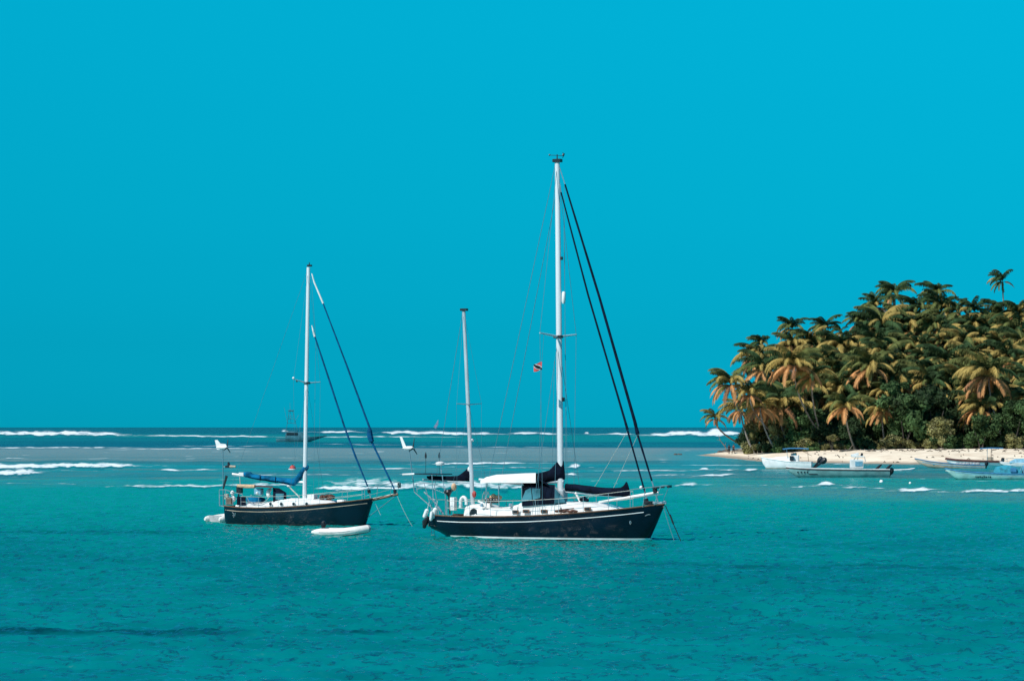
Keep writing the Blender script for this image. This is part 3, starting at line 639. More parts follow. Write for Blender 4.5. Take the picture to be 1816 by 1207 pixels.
# ------------------------------------------------------------------ people on the spit
def skinned(name, m, verts, edges, parent, sub=1):
    me = bpy.data.meshes.new(name); me.from_pydata([v_[0] for v_ in verts], edges, []); me.materials.append(m)
    o = bpy.data.objects.new(name, me); COL.objects.link(o); o.parent = parent
    sk = o.modifiers.new('skin', 'SKIN'); sk.use_smooth_shade = True
    for i, v_ in enumerate(verts): 
        r_ = v_[1] if hasattr(v_[1], '__len__') else (v_[1], v_[1]); me.skin_vertices[0].data[i].radius = r_
    me.skin_vertices[0].data[0].use_root = True
    sb = o.modifiers.new('sub', 'SUBSURF'); sb.levels = sub; sb.render_levels = sub; return o
def add_skin_layer(me):
    if not me.skin_vertices:
        bm = bmesh.new(); bm.from_mesh(me); bm.verts.layers.skin.verify(); bm.to_mesh(me); bm.free()
_old = skinned
def skinned(name, m, verts, edges, parent, sub=1):
    me = bpy.data.meshes.new(name); me.from_pydata([v_[0] for v_ in verts], edges, []); me.materials.append(m); add_skin_layer(me)
    o = bpy.data.objects.new(name, me); COL.objects.link(o); o.parent = parent
    for i, v_ in enumerate(verts):
        r_ = v_[1] if hasattr(v_[1], '__len__') else (v_[1], v_[1]); me.skin_vertices[0].data[i].radius = r_
    me.skin_vertices[0].data[0].use_root = True
    sk = o.modifiers.new('skin', 'SKIN'); sk.use_smooth_shade = True
    sb = o.modifiers.new('sub', 'SUBSURF'); sb.levels = sub; sb.render_levels = sub; return o
def person(px_, py_, label, skin, shirt, rz, stride, ht=1.82, arm=.2):
    g = hit(px_, py_); root = empty('person', g-Vector((0, 0, .02)), rz); tag(root, label, 'person'); k = ht/1.8
    def S(x, y, z): return (x*k, y*k, z*k)
    V = [(S(0, 0, .98), (.15, .11)), (S(0, 0, 1.2), (.13, .09)), (S(0, 0, 1.42), (.15, .1)), (S(0, 0, 1.52), .055), (S(0, .01, 1.6), (.075, .085)), (S(0, 0, 1.70), (.082, .095)), (S(0, 0, 1.77), (.05, .06)),
         (S(-.20, 0, 1.43), .055), (S(-.26, -.03, 1.16), .042), (S(-.25, -.12*arm*5, .93), .032), (S(-.25, -.15*arm*5, .84), (.025, .045)), (S(.20, 0, 1.43), .055), (S(.27, .03, 1.16), .042), (S(.27, -.05, .92), .032), (S(.27, -.06, .83), (.025, .045)),
         (S(-.1, 0, .88), .09), (S(-.11, -stride*.5, .5), .062), (S(-.12, -stride, .09), .042), (S(-.12, -stride-.14, .035), (.04, .028)), (S(.1, 0, .88), .09), (S(.11, stride*.3, .5), .062), (S(.12, stride, .09), .042), (S(.12, stride-.14, .035), (.04, .028))]
    E = [(0, 1), (1, 2), (2, 3), (3, 4), (4, 5), (5, 6), (2, 7), (7, 8), (8, 9), (9, 10), (2, 11), (11, 12), (12, 13), (13, 14), (0, 15), (15, 16), (16, 17), (17, 18), (0, 19), (19, 20), (20, 21), (21, 22)]
    skinned('body', skin, V, E, root)
    MB().ball(S(0, .02, 1.71), (.098*k, .108*k, .11*k), 10, 7).build('hair', M['hair'], root)
    MB().ball(S(0, -.105, 1.63), (.014, .02, .02), 6, 4).build('nose', skin, root)
    W = [(V[0][0], (.165, .125)), (V[1][0], (.15, .11)), (V[2][0], (.165, .118)), (S(-.20, 0, 1.43), .07), (S(-.245, -.02, 1.26), .058), (S(.20, 0, 1.43), .07), (S(.25, .02, 1.26), .058)]
    skinned('shirt', shirt, W, [(0, 1), (1, 2), (2, 3), (3, 4), (2, 5), (5, 6)], root)
    skinned('shorts', M['clothdark'], [(S(0, 0, .97), (.165, .125)), (S(-.1, 0, .88), .105), (S(-.11, -stride*.35, .58), .085), (S(.1, 0, .88), .105), (S(.11, stride*.2, .58), .085)], [(0, 1), (1, 2), (0, 3), (3, 4)], root)
    return root
person(1293, 804.5, 'person in dark shirt and shorts standing on the sand spit, left of the pair', M['skin'], M['clothdark'], R(20), .12)
person(1301, 804, 'person in rust coloured shirt standing on the sand spit, right of the pair', M['skinlight'], M['clothred'], R(-40), .18)
g = hit(1297, 803); tw = MB().tube([(0, 0, 0), (.03, 0, .2), (0, .03, .4), (.02, 0, .55)], [.14, .18, .16, .06], 7, flat=.5)
o = tw.build('beach_bag', M['clothwhite']); o.location = g; tag(o, 'pale beach bag standing between the two people on the sand spit', 'bag')

# ------------------------------------------------------------------ small powerboats by the beach
def outboard(mb_or, fr, px_, py_, b=0, tilt=0.0, s_=1.0, parent=None, m=None):
    p = fr.P(px_, py_, b); ro = lambda q: Matrix.Rotation(tilt, 3, 'Y') @ Vector(q)*s_ + p
    hd = MB(); hd.tube([ro((0, 0, .25)), ro((0, 0, .45)), ro((0, 0, .72)), ro((.04, 0, .82))], [.15*s_, .24*s_, .22*s_, .1*s_], 8)
    h = hd.build('outboard_motor', m or M['black'], parent)
    MB().tube([ro((0, 0, .3)), ro((-.03, 0, -.25)), ro((-.05, 0, -.55))], [.09*s_, .075*s_, .06*s_], 6).build('shaft', M['black'], h)
    return h
def skiff(name, px0, D, th, keys, beam, hm, trimm, bottom, label, cat='motorboat', group=None, k=.42):
    """keys: list of (px, sheer_py, keel_py, beam fraction)"""
    fr = Frame(px0, D, th); root = fr.root(name); tag(root, label, cat, group)
    xs_ = [fr.P(a, b).x for a, b, c, q in keys]; zs_ = [fr.P(a, b).z for a, b, c, q in keys]; zb_ = [fr.P(a, c).z for a, b, c, q in keys]
    hl = Hull(xs_, [beam*q for *_, q in keys], zs_, zb_, k=k, n=26, m=5)
    hl.build('hull', hm, root); hl.deck('deck', M['deck'], root, drop=.22); hl.rail('gunwale', trimm, root, r=.06)
    return fr, root, hl
# white cuddy motorboat, bow left
fr, rt, hl = skiff('motorboat', 1396, 405, 12, [(1350, 810, 811, .03), (1353, 811, 822, .28), (1360, 812.5, 832, .62), (1378, 815, 834, .9), (1400, 818, 834, 1), (1440, 819, 833, .85)], 1.1, M['white'], M['white'], .2,
    'white motorboat with blue sunshade, bow toward the left of the beach')
o = MB().loft([[fr.P(a, b, s_*w) for s_, b in ((-1, y0), (-.7, y1), (.7, y1), (1, y0))] for a, y0, y1, w in ((1356, 813, 812.5, .3), (1375, 815, 810.5, .8), (1396, 817, 808.5, .95), (1402, 818, 812, .95))]).build('cuddy', M['white'], rt)
cn = MB().box(fr.P(1410, 813), (1.0, 1.0, .95)); cn = cn.build('console', M['white'], rt); MB().box(fr.P(1408, 806.5), (.7, .9, .5), (0, R(-14), 0)).build('windscreen', M['glass'], cn)
MB().box(fr.P(1404, 814, -.72), (.5, .3, .9)).build('cabin_door', M['dark'], rt)
MB().sheet([[fr.P(a, y + abs(b)*1.0, b) for b in (-1, -.5, 0, .5, 1)] for a, y in ((1388, 795), (1400, 793.5), (1420, 793.5), (1434, 794.5))], .07).build('sunshade', M['bluepaint'], rt)
for a, b in ((1395, 813), (1432, 820)):
    for s_ in (-.8, .8): MB().tube([fr.P(a, 796, s_), fr.P(a+2, b, s_)], .03, 5).build('post', M['wood'] if a > 1400 else M['steel'], rt)
MB().tube([fr.P(1420, 798, -.8), fr.P(1440, 808, -.8)], .03, 5).build('brace', M['wood'], rt)
outboard(None, fr, 1452, 824, -.35, R(50), 1.6, rt); outboard(None, fr, 1448, 823, .4, R(38), 1.5, rt)
hl.stripe('boot_stripe', M['beige'], rt, .02, .12, hl.x[0]+.6, hl.x[-1]-.1)
# long grey pirogue with white centre console
fr, rt, hl = skiff('long_fishing_boat', 1490, 338, -4, [(1394, 827, 828, .05), (1400, 828, 837, .3), (1415, 829, 846, .7), (1450, 830.5, 848, .95), (1520, 831.5, 848, 1), (1576, 832, 847, .8)], .95, M['greyhull'], M['white'], .2,
    'long grey green fishing boat with white centre console, nearest the front')
hl.rail('rubbing_strake', M['maroon'], rt, r=.05, dz=-.12)
cn = MB().box(fr.P(1519, 822), (1.35, .9, 1.0)).build('console', M['white'], rt)
MB().box(fr.P(1523, 822, -.47), (.8, .06, .5)).build('console_panel', M['lightblue'], rt)
fw = MB()
for a, b in ((1511, 1516), (1520, 1519), (1535, 1530)):
    for s_ in (-.4, .4): fw.tube([fr.P(a, 818, s_), fr.P(b+3, 809, s_)], .035, 5)
fw.build('console_frame', M['steel'], cn)
MB().box(fr.P(1521, 809), (1.2, 1.0, .14)).build('console_roof', M['white'], rt)
MB().tube([fr.P(1528, 808), fr.P(1529, 803)], [.14, .12], 7).build('cap_light', M['black'], rt)
MB().box(fr.P(1516, 806), (.8, .6, .25), (0, R(-15), 0)).build('seat_cushion', M['white'], rt)
for a in (1560, 1578): MB().tube([fr.P(a-6, 832, -.3), fr.P(a, 826, -.3), fr.P(a+4, 823, -.3)], [.16, .13, .05], 6).build('tilted_engine_leg', M['black'], rt)
outboard(None, fr, 1577, 845, 0, R(20), 1.25, rt)
for a in (1430, 1462, 1490, 1545): MB().box(fr.P(a, 832), (.28, 1.7, .06)).build('thwart', M['wood'], rt)
mk = MB()
for i, a in enumerate((1415, 1421, 1427, 1432)): mk.box(fr.P(a, 837, -hl.y(fr.P(a, 837).x, fr.P(a, 837).z)-.02), (.16, .03, .16))
mk.build('registration_marks', M['dark'], rt)
mk = MB().box(fr.P(1443, 840.5, -hl.y(fr.P(1443, 840.5).x, fr.P(1443, 840.5).z)-.02), (1.0, .03, .12)); mk.build('name_strip', M['dark'], rt)
# beige pirogue with blue gunwale
fr, rt, hl = skiff('wooden_pirogue', 1690, 411, 4, [(1622, 812.5, 813.5, .04), (1630, 814, 821, .3), (1645, 817, 828, .65), (1672, 820.5, 832, .95), (1710, 823.5, 833, 1), (1746, 824.5, 833, .8)], .85, M['beige'], M['bluepaint'], .2,
    'beige wooden pirogue with blue gunwale and raised pointed bow')
outboard(None, fr, 1749, 829, 0, R(5), 1.1, rt)
for a in (1655, 1675, 1700, 1725): MB().box(fr.P(a, 822.5), (.25, 1.4, .06)).build('thwart', M['lightblue'], rt)
hl.stripe('rubbing_strake', M['lightblue'], rt, lambda X: hl.at(X)[1]-.3, .1, hl.x[0]+1, hl.x[-1]-.1)
hp = MB(); rr_ = random.Random(2)
for i in range(7): hp.ball(fr.P(1698+i*6, 822, rr_.uniform(-.3, .3)), (.35, .3, .22), 7, 5)
fr.out(hp, 'fishing_net', M['greyrub'], 'grey fishing net heaped inside the beige pirogue', 'net')
# maroon and white boat with T top, behind the pirogue
fr, rt, hl = skiff('t_top_boat', 1725, 452, 3, [(1677, 811.5, 812.5, .05), (1680, 812, 819, .4), (1695, 814, 826, .8), (1730, 816, 827, 1), (1775, 817, 827, .85)], 1.0, M['white'], M['maroon'], .2,
    'white boat with maroon gunwale and thin blue sunshade, behind the beige pirogue')
hl.rail('wide_trim', M['maroon'], rt, r=.13, dz=-.16)
MB().sheet([[fr.P(a, y+abs(b)*.8, b) for b in (-.9, 0, .9)] for a, y in ((1738, 794), (1758, 793), (1779, 793.5))], .09).build('sunshade', M['bluepaint'], rt)
for a in (1751, 1758):
    for s_ in (-.4, .4): MB().tube([fr.P(a, 794, s_), fr.P(a-.5, 818, s_)], .04, 5).build('post', M['steel'] if a < 1755 else M['wood'], rt)
MB().box(fr.P(1756, 814), (.9, .8, .7)).build('console', M['beige'], rt); outboard(None, fr, 1777, 822, 0, R(10), 1.1, rt)
# pale green boat with teal cover, nearest at right
fr, rt, hl = skiff('covered_boat', 1745, 322, 2, [(1676, 830, 831, .04), (1684, 832, 841, .35), (1696, 834, 851, .7), (1725, 837, 853, .95), (1780, 839.5, 853, 1), (1845, 840, 852, .85)], 1.05, M['palegreen'], M['bluepaint'], .2,
    'pale green boat with blue gunwale and teal cover at the right edge')
o = MB().loft([[fr.P(a, y, b) for b, y in ((-.95, y0), (-.75, (y0+y1)/2-1), (0, y1), (.75, (y0+y1)/2-1), (.95, y0))] for a, y0, y1 in ((1762, 840, 834), (1766, 840, 827), (1785, 840, 824), (1800, 840, 826), (1812, 840, 832))], closed=True).build('boat_cover', M['tealcloth'], rt)
MB().box(fr.P(1797, 833, -.9), (.6, .3, .45)).build('engine_box', M['bluepaint'], rt); MB().box(fr.P(1822, 832), (1, 1, .9)).build('console', M['lightblue'], rt)
hl.stripe('gunwale_stripe', M['lightblue'], rt, lambda X: hl.at(X)[1]-.2, .08, hl.x[0]+1, hl.x[-1]-.1); outboard(None, fr, 1848, 846, 0, 0, 1.1, rt)
mk = MB()
for i in range(8):
    a = 1729+i*3.6; p = fr.P(a, 844.5+(i % 2)*.5); mk.box((p.x, -hl.y(p.x, p.z)-.015, p.z), (.14, .03, .17 if i % 3 else .1))
mk.build('name_lettering', M['dark'], rt)
MB().tube([fr.P(1812, 826, -.6), fr.P(1808, 838, -.6)], .03, 5).build('post', M['steel'], rt)
# white boat half out of frame
fr, rt, hl = skiff('moored_launch', 1805, 430, 3, [(1773, 818, 819, .05), (1777, 819, 824, .4), (1790, 820, 829, .8), (1820, 821, 830, 1), (1860, 821, 830, .85)], 1.0, M['white'], M['white'], .2,
    'white launch with blue canvas cut by the right edge, behind the pale green boat')
MB().loft([[fr.P(a, y, b) for b, y in ((-.9, y0), (-.6, y1), (.6, y1), (.9, y0))] for a, y0, y1 in ((1790, 820, 818), (1800, 820, 813), (1835, 820, 812), (1840, 820, 816))]).build('cabin', M['lightblue'], rt)
rl = MB().tube([fr.P(1776, 818), fr.P(1786, 813), fr.P(1798, 812)], .03, 5).tube([fr.P(1786, 813), fr.P(1786, 820)], .025, 5); rl.build('bow_rail', M['wire'], rt)
# small white dinghy behind the console boat
fr, rt, hl = skiff('small_dinghy', 1602, 385, -8, [(1583, 833, 836.5, .7), (1595, 832.5, 837, 1), (1610, 832, 837, .8), (1618, 830.8, 835.5, .4), (1622, 830, 831, .05)], .65, M['white'], M['white'], .2,
    'small white dinghy afloat just off the stern of the long grey boat', 'dinghy')
MB().box(fr.P(1600, 833.5), (.22, 1.1, .05)).build('thwart', M['wood'], rt)
# mooring floats
def buoy(px_, py_, r, label, m, disc=False):
    d = FH/(py_-HOR); root = empty('mooring_buoy', ((px_-CX)*d/F, d, 0)); tag(root, label, 'buoy')
    MB().ball((0, 0, r*.35), r, 12, 8).build('float', m, root); MB().tube([(0, 0, r*1.2), (0, 0, r*1.6)], r*.12, 6).build('ring', M['black'], root)
    if disc: MB().tube([(0, 0, -.05), (0, 0, .1)], r*1.35, 14).build('white_collar', M['white'], root)
buoy(1563, 855, .2, 'small white mooring buoy below the stern of the long grey boat', M['white'])
buoy(1614, 857, .13, 'tiny pale buoy left of the bow of the pale green boat', M['rubber'])
buoy(519, 832, .42, 'faded red round buoy with white collar above the blue sail cover', M['red'], True)

# ------------------------------------------------------------------ far sport fishing boat with tower
fr = Frame(535, 1150, 0); rt = fr.root('sport_fishing_boat'); tag(rt, 'distant blue grey sport fishing boat with tall tower behind the left mast', 'fishing boat')
xs_ = [fr.P(a, 770).x for a in (490, 494, 510, 540, 580)]; hl = Hull(xs_, [1.6, 2.2, 2.5, 2.4, .1], [fr.P(a, y).z for a, y in ((490, 777), (494, 776.8), (510, 776.5), (540, 775), (580, 772))], [-.4, -.7, -.8, -.7, 2.2], k=.5, n=24, m=5)
hl.build('hull', M['hazeboat'], rt); hl.deck('deck', M['hazeboat'], rt)
MB().loft([[fr.P(a, y, b) for b, y in ((-1.8, 776), (-1.6, yt), (1.6, yt), (1.8, 776))] for a, yt in ((506, 770), (508, 766), (532, 766), (545, 770), (552, 775))]).build('cabin', M['hazeboat'], rt)
MB().box(fr.P(518, 769, -1.75), (4.2, .2, .9)).build('cabin_window', M['dark'], rt)
MB().box(fr.P(517, 763.5), (5, 3.4, .25)).build('flybridge', M['hazeboat'], rt)
tw = MB()
for s_ in (-1, 1):
    for a, b in ((507, 513), (528, 519)): tw.tube([fr.P(a, 766, s_*1.5), fr.P(b, 728, s_*.6)], .09, 5)
for y, a, b in ((750, 509, 525), (738, 511, 522), (728, 512, 520)):
    for s_ in (-1, 1): tw.tube([fr.P(a, y, s_*1.0), fr.P(b, y, s_*1.0)], .07, 4)
tw.build('tower_frame', M['hazeboat'], rt)
MB().box(fr.P(516, 728), (1.9, 1.6, .5)).build('tower_seat', M['hazeboat'], rt); MB().box(fr.P(516, 742), (2.0, 1.8, .2)).build('tower_roof', M['hazeboat'], rt)
ar = MB()
for a, b, y in ((510, 504, 722), (516, 514, 714), (522, 530, 735)): ar.tube([fr.P(a, 750), fr.P(b, y)], .05, 4)
ar.build('antenna', M['wire'], rt)

# ------------------------------------------------------------------ the dark ketch
K = Frame(960, 152.0, 27); kt = K.root('ketch'); tag(kt, 'two masted ketch with dark navy hull, white cabin and white awning', 'sailboat')
P = K.P
keys = [(770, 929, 933, .38), (774, 920, 938, .46), (788, 912.2, 944, .55), (806, 913, 954, .66), (840, 914, 975, .82), (900, 914, 985, .97), (960, 913, 987, 1), (1020, 909.8, 985, .96), (1080, 905, 980, .78), (1120, 901, 975, .57), (1147, 897.5, 962, .34), (1163, 895.4, 930, .19), (1178, 893.5, 896, .03)]
kx = [P(a, b).x for a, b, c, q in keys]
kh = Hull(kx, [1.80*q for *_, q in keys], [P(a, b).z for a, b, c, q in keys], [P(a, c).z for a, b, c, q in keys], k=.62, n=60, m=12)
kh.build('hull', M['navyhull'], kt); kh.deck('deck', M['deck'], kt, drop=.10)
def xk(px_, b=0): return P(px_, 900, b).x
kh.rail('toe_rail', M['wood'], kt, r=.034, dz=.0, x0=xk(786))
kh.stripe('cove_stripe', M['white'], kt, lambda X: kh.at(X)[1]-.30, .04, xk(792), xk(1150))
kh.stripe('boot_stripe', M['white'], kt, .03, .085, xk(815), xk(1156))
# bow scroll and hawse mark on the side that faces us
def on_side(hf, fr_, px_, py_, off=.02):
    b = -1.
    for _ in range(6): q = fr_.P(px_, py_, b); b = -(hf.y(q.x, q.z)+off)
    return fr_.P(px_, py_, b)
MB().tube([on_side(kh, K, a, y) for a, y in ((1144, 914.5), (1147, 912.8), (1151, 911.6), (1153, 912.4))], .022, 5).build('bow_scroll', M['steel'], kt)
MB().tube([on_side(kh, K, a, y) for a, y in ((1118, 923), (1116.5, 926), (1118, 929.5), (1119.5, 926), (1118, 923))], .02, 5).build('hull_emblem', M['steel'], kt)
# coach roof and cockpit coaming
def house(fr_, hf, secs, name, m, parent):
    rings = []
    for (a, ybase, ytop, w) in secs:
        r_ = []
        for b, f_ in ((-1, 0), (-.97, .5), (-.93, .86), (-.82, 1), (0, 1.06), (.82, 1), (.93, .86), (.97, .5), (1, 0)):
            q = fr_.P(a, ybase); zt = fr_.P(a, ytop).z; r_.append((q.x, b*w, q.z+(zt-q.z)*f_))
        rings.append(r_)
    return MB().loft(rings).build(name, m, parent)
hs = house(K, kh, [(936, 916, 893, 1.25), (940, 916, 890.5, 1.28), (985, 915, 890, 1.3), (1030, 913, 890.5, 1.22), (1060, 910, 892, 1.08), (1078, 908, 895.5, .95), (1106, 904, 902, .75)], 'coach_roof', M['white'], kt)
house(K, kh, [(838, 917, 897, .95), (848, 917, 894, 1.2), (862, 917, 895, 1.3), (874, 917, 899.5, 1.34), (915, 917, 898.5, 1.36), (938, 917, 893, 1.36)], 'cockpit_coaming', M['white'], kt)
for a, y in ((914, 907), (933, 906), (965, 906), (1042, 902)):
    w_ = {914: 1.37, 933: 1.37, 965: 1.30, 1042: 1.12}[a]; p = P(a, y, -w_); fo_ = MB().box((p.x, p.y, p.z), (.34, .07, .17)).build('window', M['wood'], hs if a > 950 else kt); MB().box((p.x, p.y-.012, p.z), (.24, .075, .11)).build('pane', M['dark'], fo_)
p = P(840, 908, -1.25); ho = MB(); ho.tube([(p.x-.2, p.y, p.z-.12), (p.x-.14, p.y, p.z+.1), (p.x, p.y, p.z+.17), (p.x+.14, p.y, p.z+.1), (p.x+.2, p.y, p.z-.12)], .05, 6); ho.box(p, (.34, .06, .22)); ho.build('locker_opening', M['dark'], kt)
# main mast
def mast(fr_, base, tip, r0, r1, parent, m, name='mast', b=0):
    a = fr_.P(*base, b); t = fr_.P(*tip, b); return MB().tube([a.lerp(t, i/8) for i in range(9)], [r0+(r1-r0)*(i/8)**1.5 for i in range(9)], 12, flat=.75).build(name, m, parent)
mm = mast(K, (994.5, 892), (988.3, 286), .165, .125, kt, M['spar'], 'main_mast')
MB().box(P(988.5, 285), (.42, .3, .16)).build('masthead_fitting', M['black'], mm)
wv = MB(); t = P(988, 284); wv.tube([t, t+Vector((0, 0, .28))], .03, 5); wv.tube([t+Vector((-.42, 0, .26)), t+Vector((.4, 0, .2))], .014, 4); wv.ball(t+Vector((.34, 0, .25)), .06, 6, 4); wv.tube([t+Vector((.3, 0, .1)), t+Vector((.42, 0, .3)), t+Vector((.3, 0, .34))], .02, 4); wv.ball(t+Vector((-.42, 0, .27)), .05, 6, 4)
wv.build('wind_instruments', M['black'], mm)
sp_ = MB(); c = P(990, 597)
tipS = Vector((c.x, -2.05, c.z+.14)); tipP = Vector((c.x, 2.05, c.z+.16))
for t_ in (tipS, tipP): MB().tube([c, t_], [.055, .035], 6).build('spreader', M['spar'], mm)
MB().box(c, (.4, .3, .14)).build('spreader_bracket', M['black'], mm)
MB().tube([P(1000, 517), P(1000, 520), P(999.5, 534), P(999.5, 538)], [.07, .1, .1, .06], 9).build('radar_reflector', M['white'], mm)
MB().box(P(996, 458), (.1, .12, .16)).build('steaming_light', M['black'], mm); MB().box(P(999, 708), (.1, .14, .2)).build('deck_light', M['black'], mm)
# furled head sails on their stays
def furled(fr_, pts, rs, m, parent, name='furled_headsail', b=0):
    q = [fr_.P(*p_, b) for p_ in pts]; out_ = []; rr2 = []
    for i in range(len(q)-1):
        for k in range(6): out_.append(q[i].lerp(q[i+1], k/6)); rr2.append((rs[i]+(rs[i+1]-rs[i])*k/6)*random.uniform(.92, 1.08))
    out_.append(q[-1]); rr2.append(rs[-1]); return MB().tube(out_, rr2, 8).build(name, m, parent)
furled(K, [(1002, 327), (1063, 527), (1126, 748), (1131, 770)], [.045, .07, .085, .10], M['navyfurl'], kt)
furled(K, [(1131, 771), (1156, 852)], [.055, .045], M['navyfurl'], kt, 'furled_clew')
furled(K, [(995, 341), (1043, 523), (1107, 741), (1113, 762)], [.04, .05, .06, .075], M['navyfurl'], kt)
furled(K, [(1113, 763), (1146, 880)], [.05, .04], M['navyfurl'], kt, 'furled_clew')
for a, b_, r_ in ((P(990, 290), P(1002, 327), .02), (P(1156, 852), P(1168, 893), .03), (P(993, 325), P(995, 341), .02), (P(1146, 880), P(1148, 896), .04)): MB().tube([a, b_], r_, 5).build('stay', M['steel'], kt)
MB().tube([P(1145, 884), P(1147, 893)], .13, 10).build('furler_drum', M['black'], kt); MB().tube([P(1161, 866), P(1163, 874)], .12, 10).build('furler_drum', M['black'], kt)
MB().ball(P(1137, 864), .09, 8, 6).build('deck_light', M['white'], kt)
# standing rigging
def wires(name, lst, r, parent, m=M['wire']):
    for a, b_ in lst: MB().tube(sag(a, b_, 0, 2), r, 4).build(name, m, parent)
top = P(988.4, 291)
chS = P(975, 911, -1.72); chP = P(1015, 910, 1.72)
wires('shroud', [(top, tipS), (tipS, Vector((c.x, -1.74, kh.at(c.x)[1]))), (top, tipP), (tipP, Vector((c.x, 1.74, kh.at(c.x)[1]))),
    (P(990, 600), Vector((c.x-.6, -1.7, kh.at(c.x)[1]))), (P(990, 600), Vector((c.x+.6, -1.65, kh.at(c.x)[1]))), (P(990, 600), Vector((c.x-.6, 1.7, kh.at(c.x)[1]))), (P(990, 600), Vector((c.x+.6, 1.65, kh.at(c.x)[1])))], .011, kt)
wires('backstay', [(P(985, 291), P(857, 893, -1.3)), (P(987, 340), P(880, 895, 1.3))], .014, kt)
wires('halyard', [(P(983, 640), P(979, 850)), (P(1001, 330), P(1003, 850)), (P(1000, 400), P(1006, 860))], .010, kt)
wires('sheet', [(P(1113, 764), P(1040, 888)), (P(1131, 771), P(1085, 872))], .011, kt, M['rope'])
# sail covers
bolster(K, [(928, 847, 930, 862, .10), (940, 843, 940, 861, .17), (951, 839, 952, 858, .2), (974, 833, 978, 854, .22), (984, 822, 994, 851, .22), (991, 815, 1000, 850, .16), (999, 815, 1002, 849, .05)], b=.0).build('mainsail_cover', M['navycloth'], kt)
MB().tube([P(1000, 853), P(925, 857), P(850, 850)], .08, 8).build('main_boom', M['grayspar'], kt)
bolster(K, [(1003, 857, 1003, 870, .12), (1020, 857.5, 1022, 871, .18), (1047, 861, 1047, 874, .2), (1073, 864, 1073, 879, .2), (1100, 864, 1100, 880, .18), (1106, 860, 1108, 880, .16), (1110, 853.5, 1113, 879.5, .10), (1112, 854, 1119, 879, .05)]).build('staysail_cover', M['navycloth'], kt)
MB().tube([P(1003, 872), P(1119, 882)], .045, 7).build('staysail_boom', M['grayspar'], kt)
MB().tube([P(1062, 890), P(1100, 884), P(1140, 877.5), P(1168, 872)], [.05, .075, .08, .05], 8).build('spinnaker_pole', M['white'], kt)
wb = MB(); wb.tube([P(1022, 876), P(1029, 889)], .055, 7); wb.ball(P(1021.5, 874.5), .085, 8, 6); wb.build('dorade_vent', M['white'], kt)
bolster(K, [(1028, 883, 1028, 888, .05), (1036, 879, 1036, 888, .16), (1043, 884, 1043, 889, .1)]).build('sail_bag', M['navycloth'], kt)
hb = MB()
hb.tube([P(981, 866), P(987, 874), P(996, 872), P(1003, 864)], .03, 5); hb.ball(P(984, 868), .12, 8, 5); hb.ball(P(997, 862), .09, 8, 5); hb.build('mast_winch', M['steel'], kt)
MB().box(P(994, 878), (.55, .5, .55)).build('halyard_box', M['grayspar'], kt)
for a, y in ((960, 889.5), (1010, 889)): MB().box(P(a, y), (.7, .7, .08)).build('hatch', M['glass'], kt)
MB().loft([[P(a, y, b) for b, y in ((-.4, 904), (-.35, yt), (.35, yt), (.4, 904))] for a, yt in ((1073, 897), (1082, 893), (1094, 897), (1100, 902))]).build('fore_hatch', M['glass'], kt)
co = MB(); rr_ = random.Random(9)
for i in range(9): p = P(988+i*4, 906+rr_.uniform(-1, 1), -1.45); co.ball(p, (.16, .1, .07), 7, 4)
co.tube([P(990, 904, -1.45), P(1018, 901, -1.45)], .03, 5); co.tube([P(995, 899, -1.5), P(995, 910, -1.5)], .03, 5)
K.out(co, 'rope_coil', M['brown'], 'brown coiled rope along the starboard deck of the dark ketch', 'rope')
# awning and dodger
awn = []
for a, y in ((852, 852), (862, 845.5), (880, 841.2), (905, 840), (930, 838.6), (950, 838)):
    r_ = []
    for b in (-1.36, -1.34, -1.28, -.9, -.4, 0, .4, .9, 1.28, 1.34, 1.36):
        t_ = P(a, y+(abs(b)/1.3)**2*1.5, b); e_ = P(a, 855+max(0, (y-845)*.25), b); r_.append(e_ if abs(b) > 1.35 else (t_.lerp(e_, .35) if abs(b) > 1.3 else t_))
    awn.append(r_)
aw = MB().sheet(awn, .025).build('awning', M['canvas'], kt)
for a in (862, 884, 925):
    for s_ in (-1, 1): MB().tube([P(a, 850, s_*1.28), P(a+1, 898, s_*1.28)], .024, 5).build('awning_post', M['steel'], kt)
def dod(a, yb, yt, w):
    return [P(a, y, b*w) for b, y in ((-1, yb), (-.99, yb+(yt-yb)*.45), (-.93, yb+(yt-yb)*.85), (-.7, yt+1), (0, yt-1), (.7, yt+1), (.93, yb+(yt-yb)*.85), (.99, yb+(yt-yb)*.45), (1, yb))]
dg = MB().loft([dod(926, 897, 862, 1.3), dod(940, 896, 857, 1.3), dod(960, 894, 858, 1.3), dod(984, 892, 860, 1.26)], closed=False, caps=False); dgo = dg.build('dodger', M['navycloth'], kt)
MB().loft([dod(984, 892, 860, 1.26), dod(994, 891, 874, 1.2), dod(1003, 890, 889, 1.15)], closed=False, caps=False).build('dodger_windscreen', M['glass'], dgo)
for s_ in (-1, 1):
    MB().loft([[P(a, y0, s_*1.32), P(a, y1, s_*1.30), P(a, y1, s_*1.31), P(a, y0, s_*1.33)] for a, y0, y1 in ((925, 889, 886), (932, 888, 869), (940, 887, 865), (958, 882, 866))], closed=True).build('dodger_window', M['glass'], dgo)
for a in (945, 962): MB().tube([P(a, 893, -1.34), P(a-3, 864, -1.32)], .022, 5).build('dodger_bow', M['black'], dgo)
MB().sheet([[P(a, y+abs(b)*2, b) for b in (-1.3, -.6, 0, .6, 1.3)] for a, y in ((940, 845), (958, 848), (972, 857))], .03).build('dodger_flap', M['navycloth'], dgo)
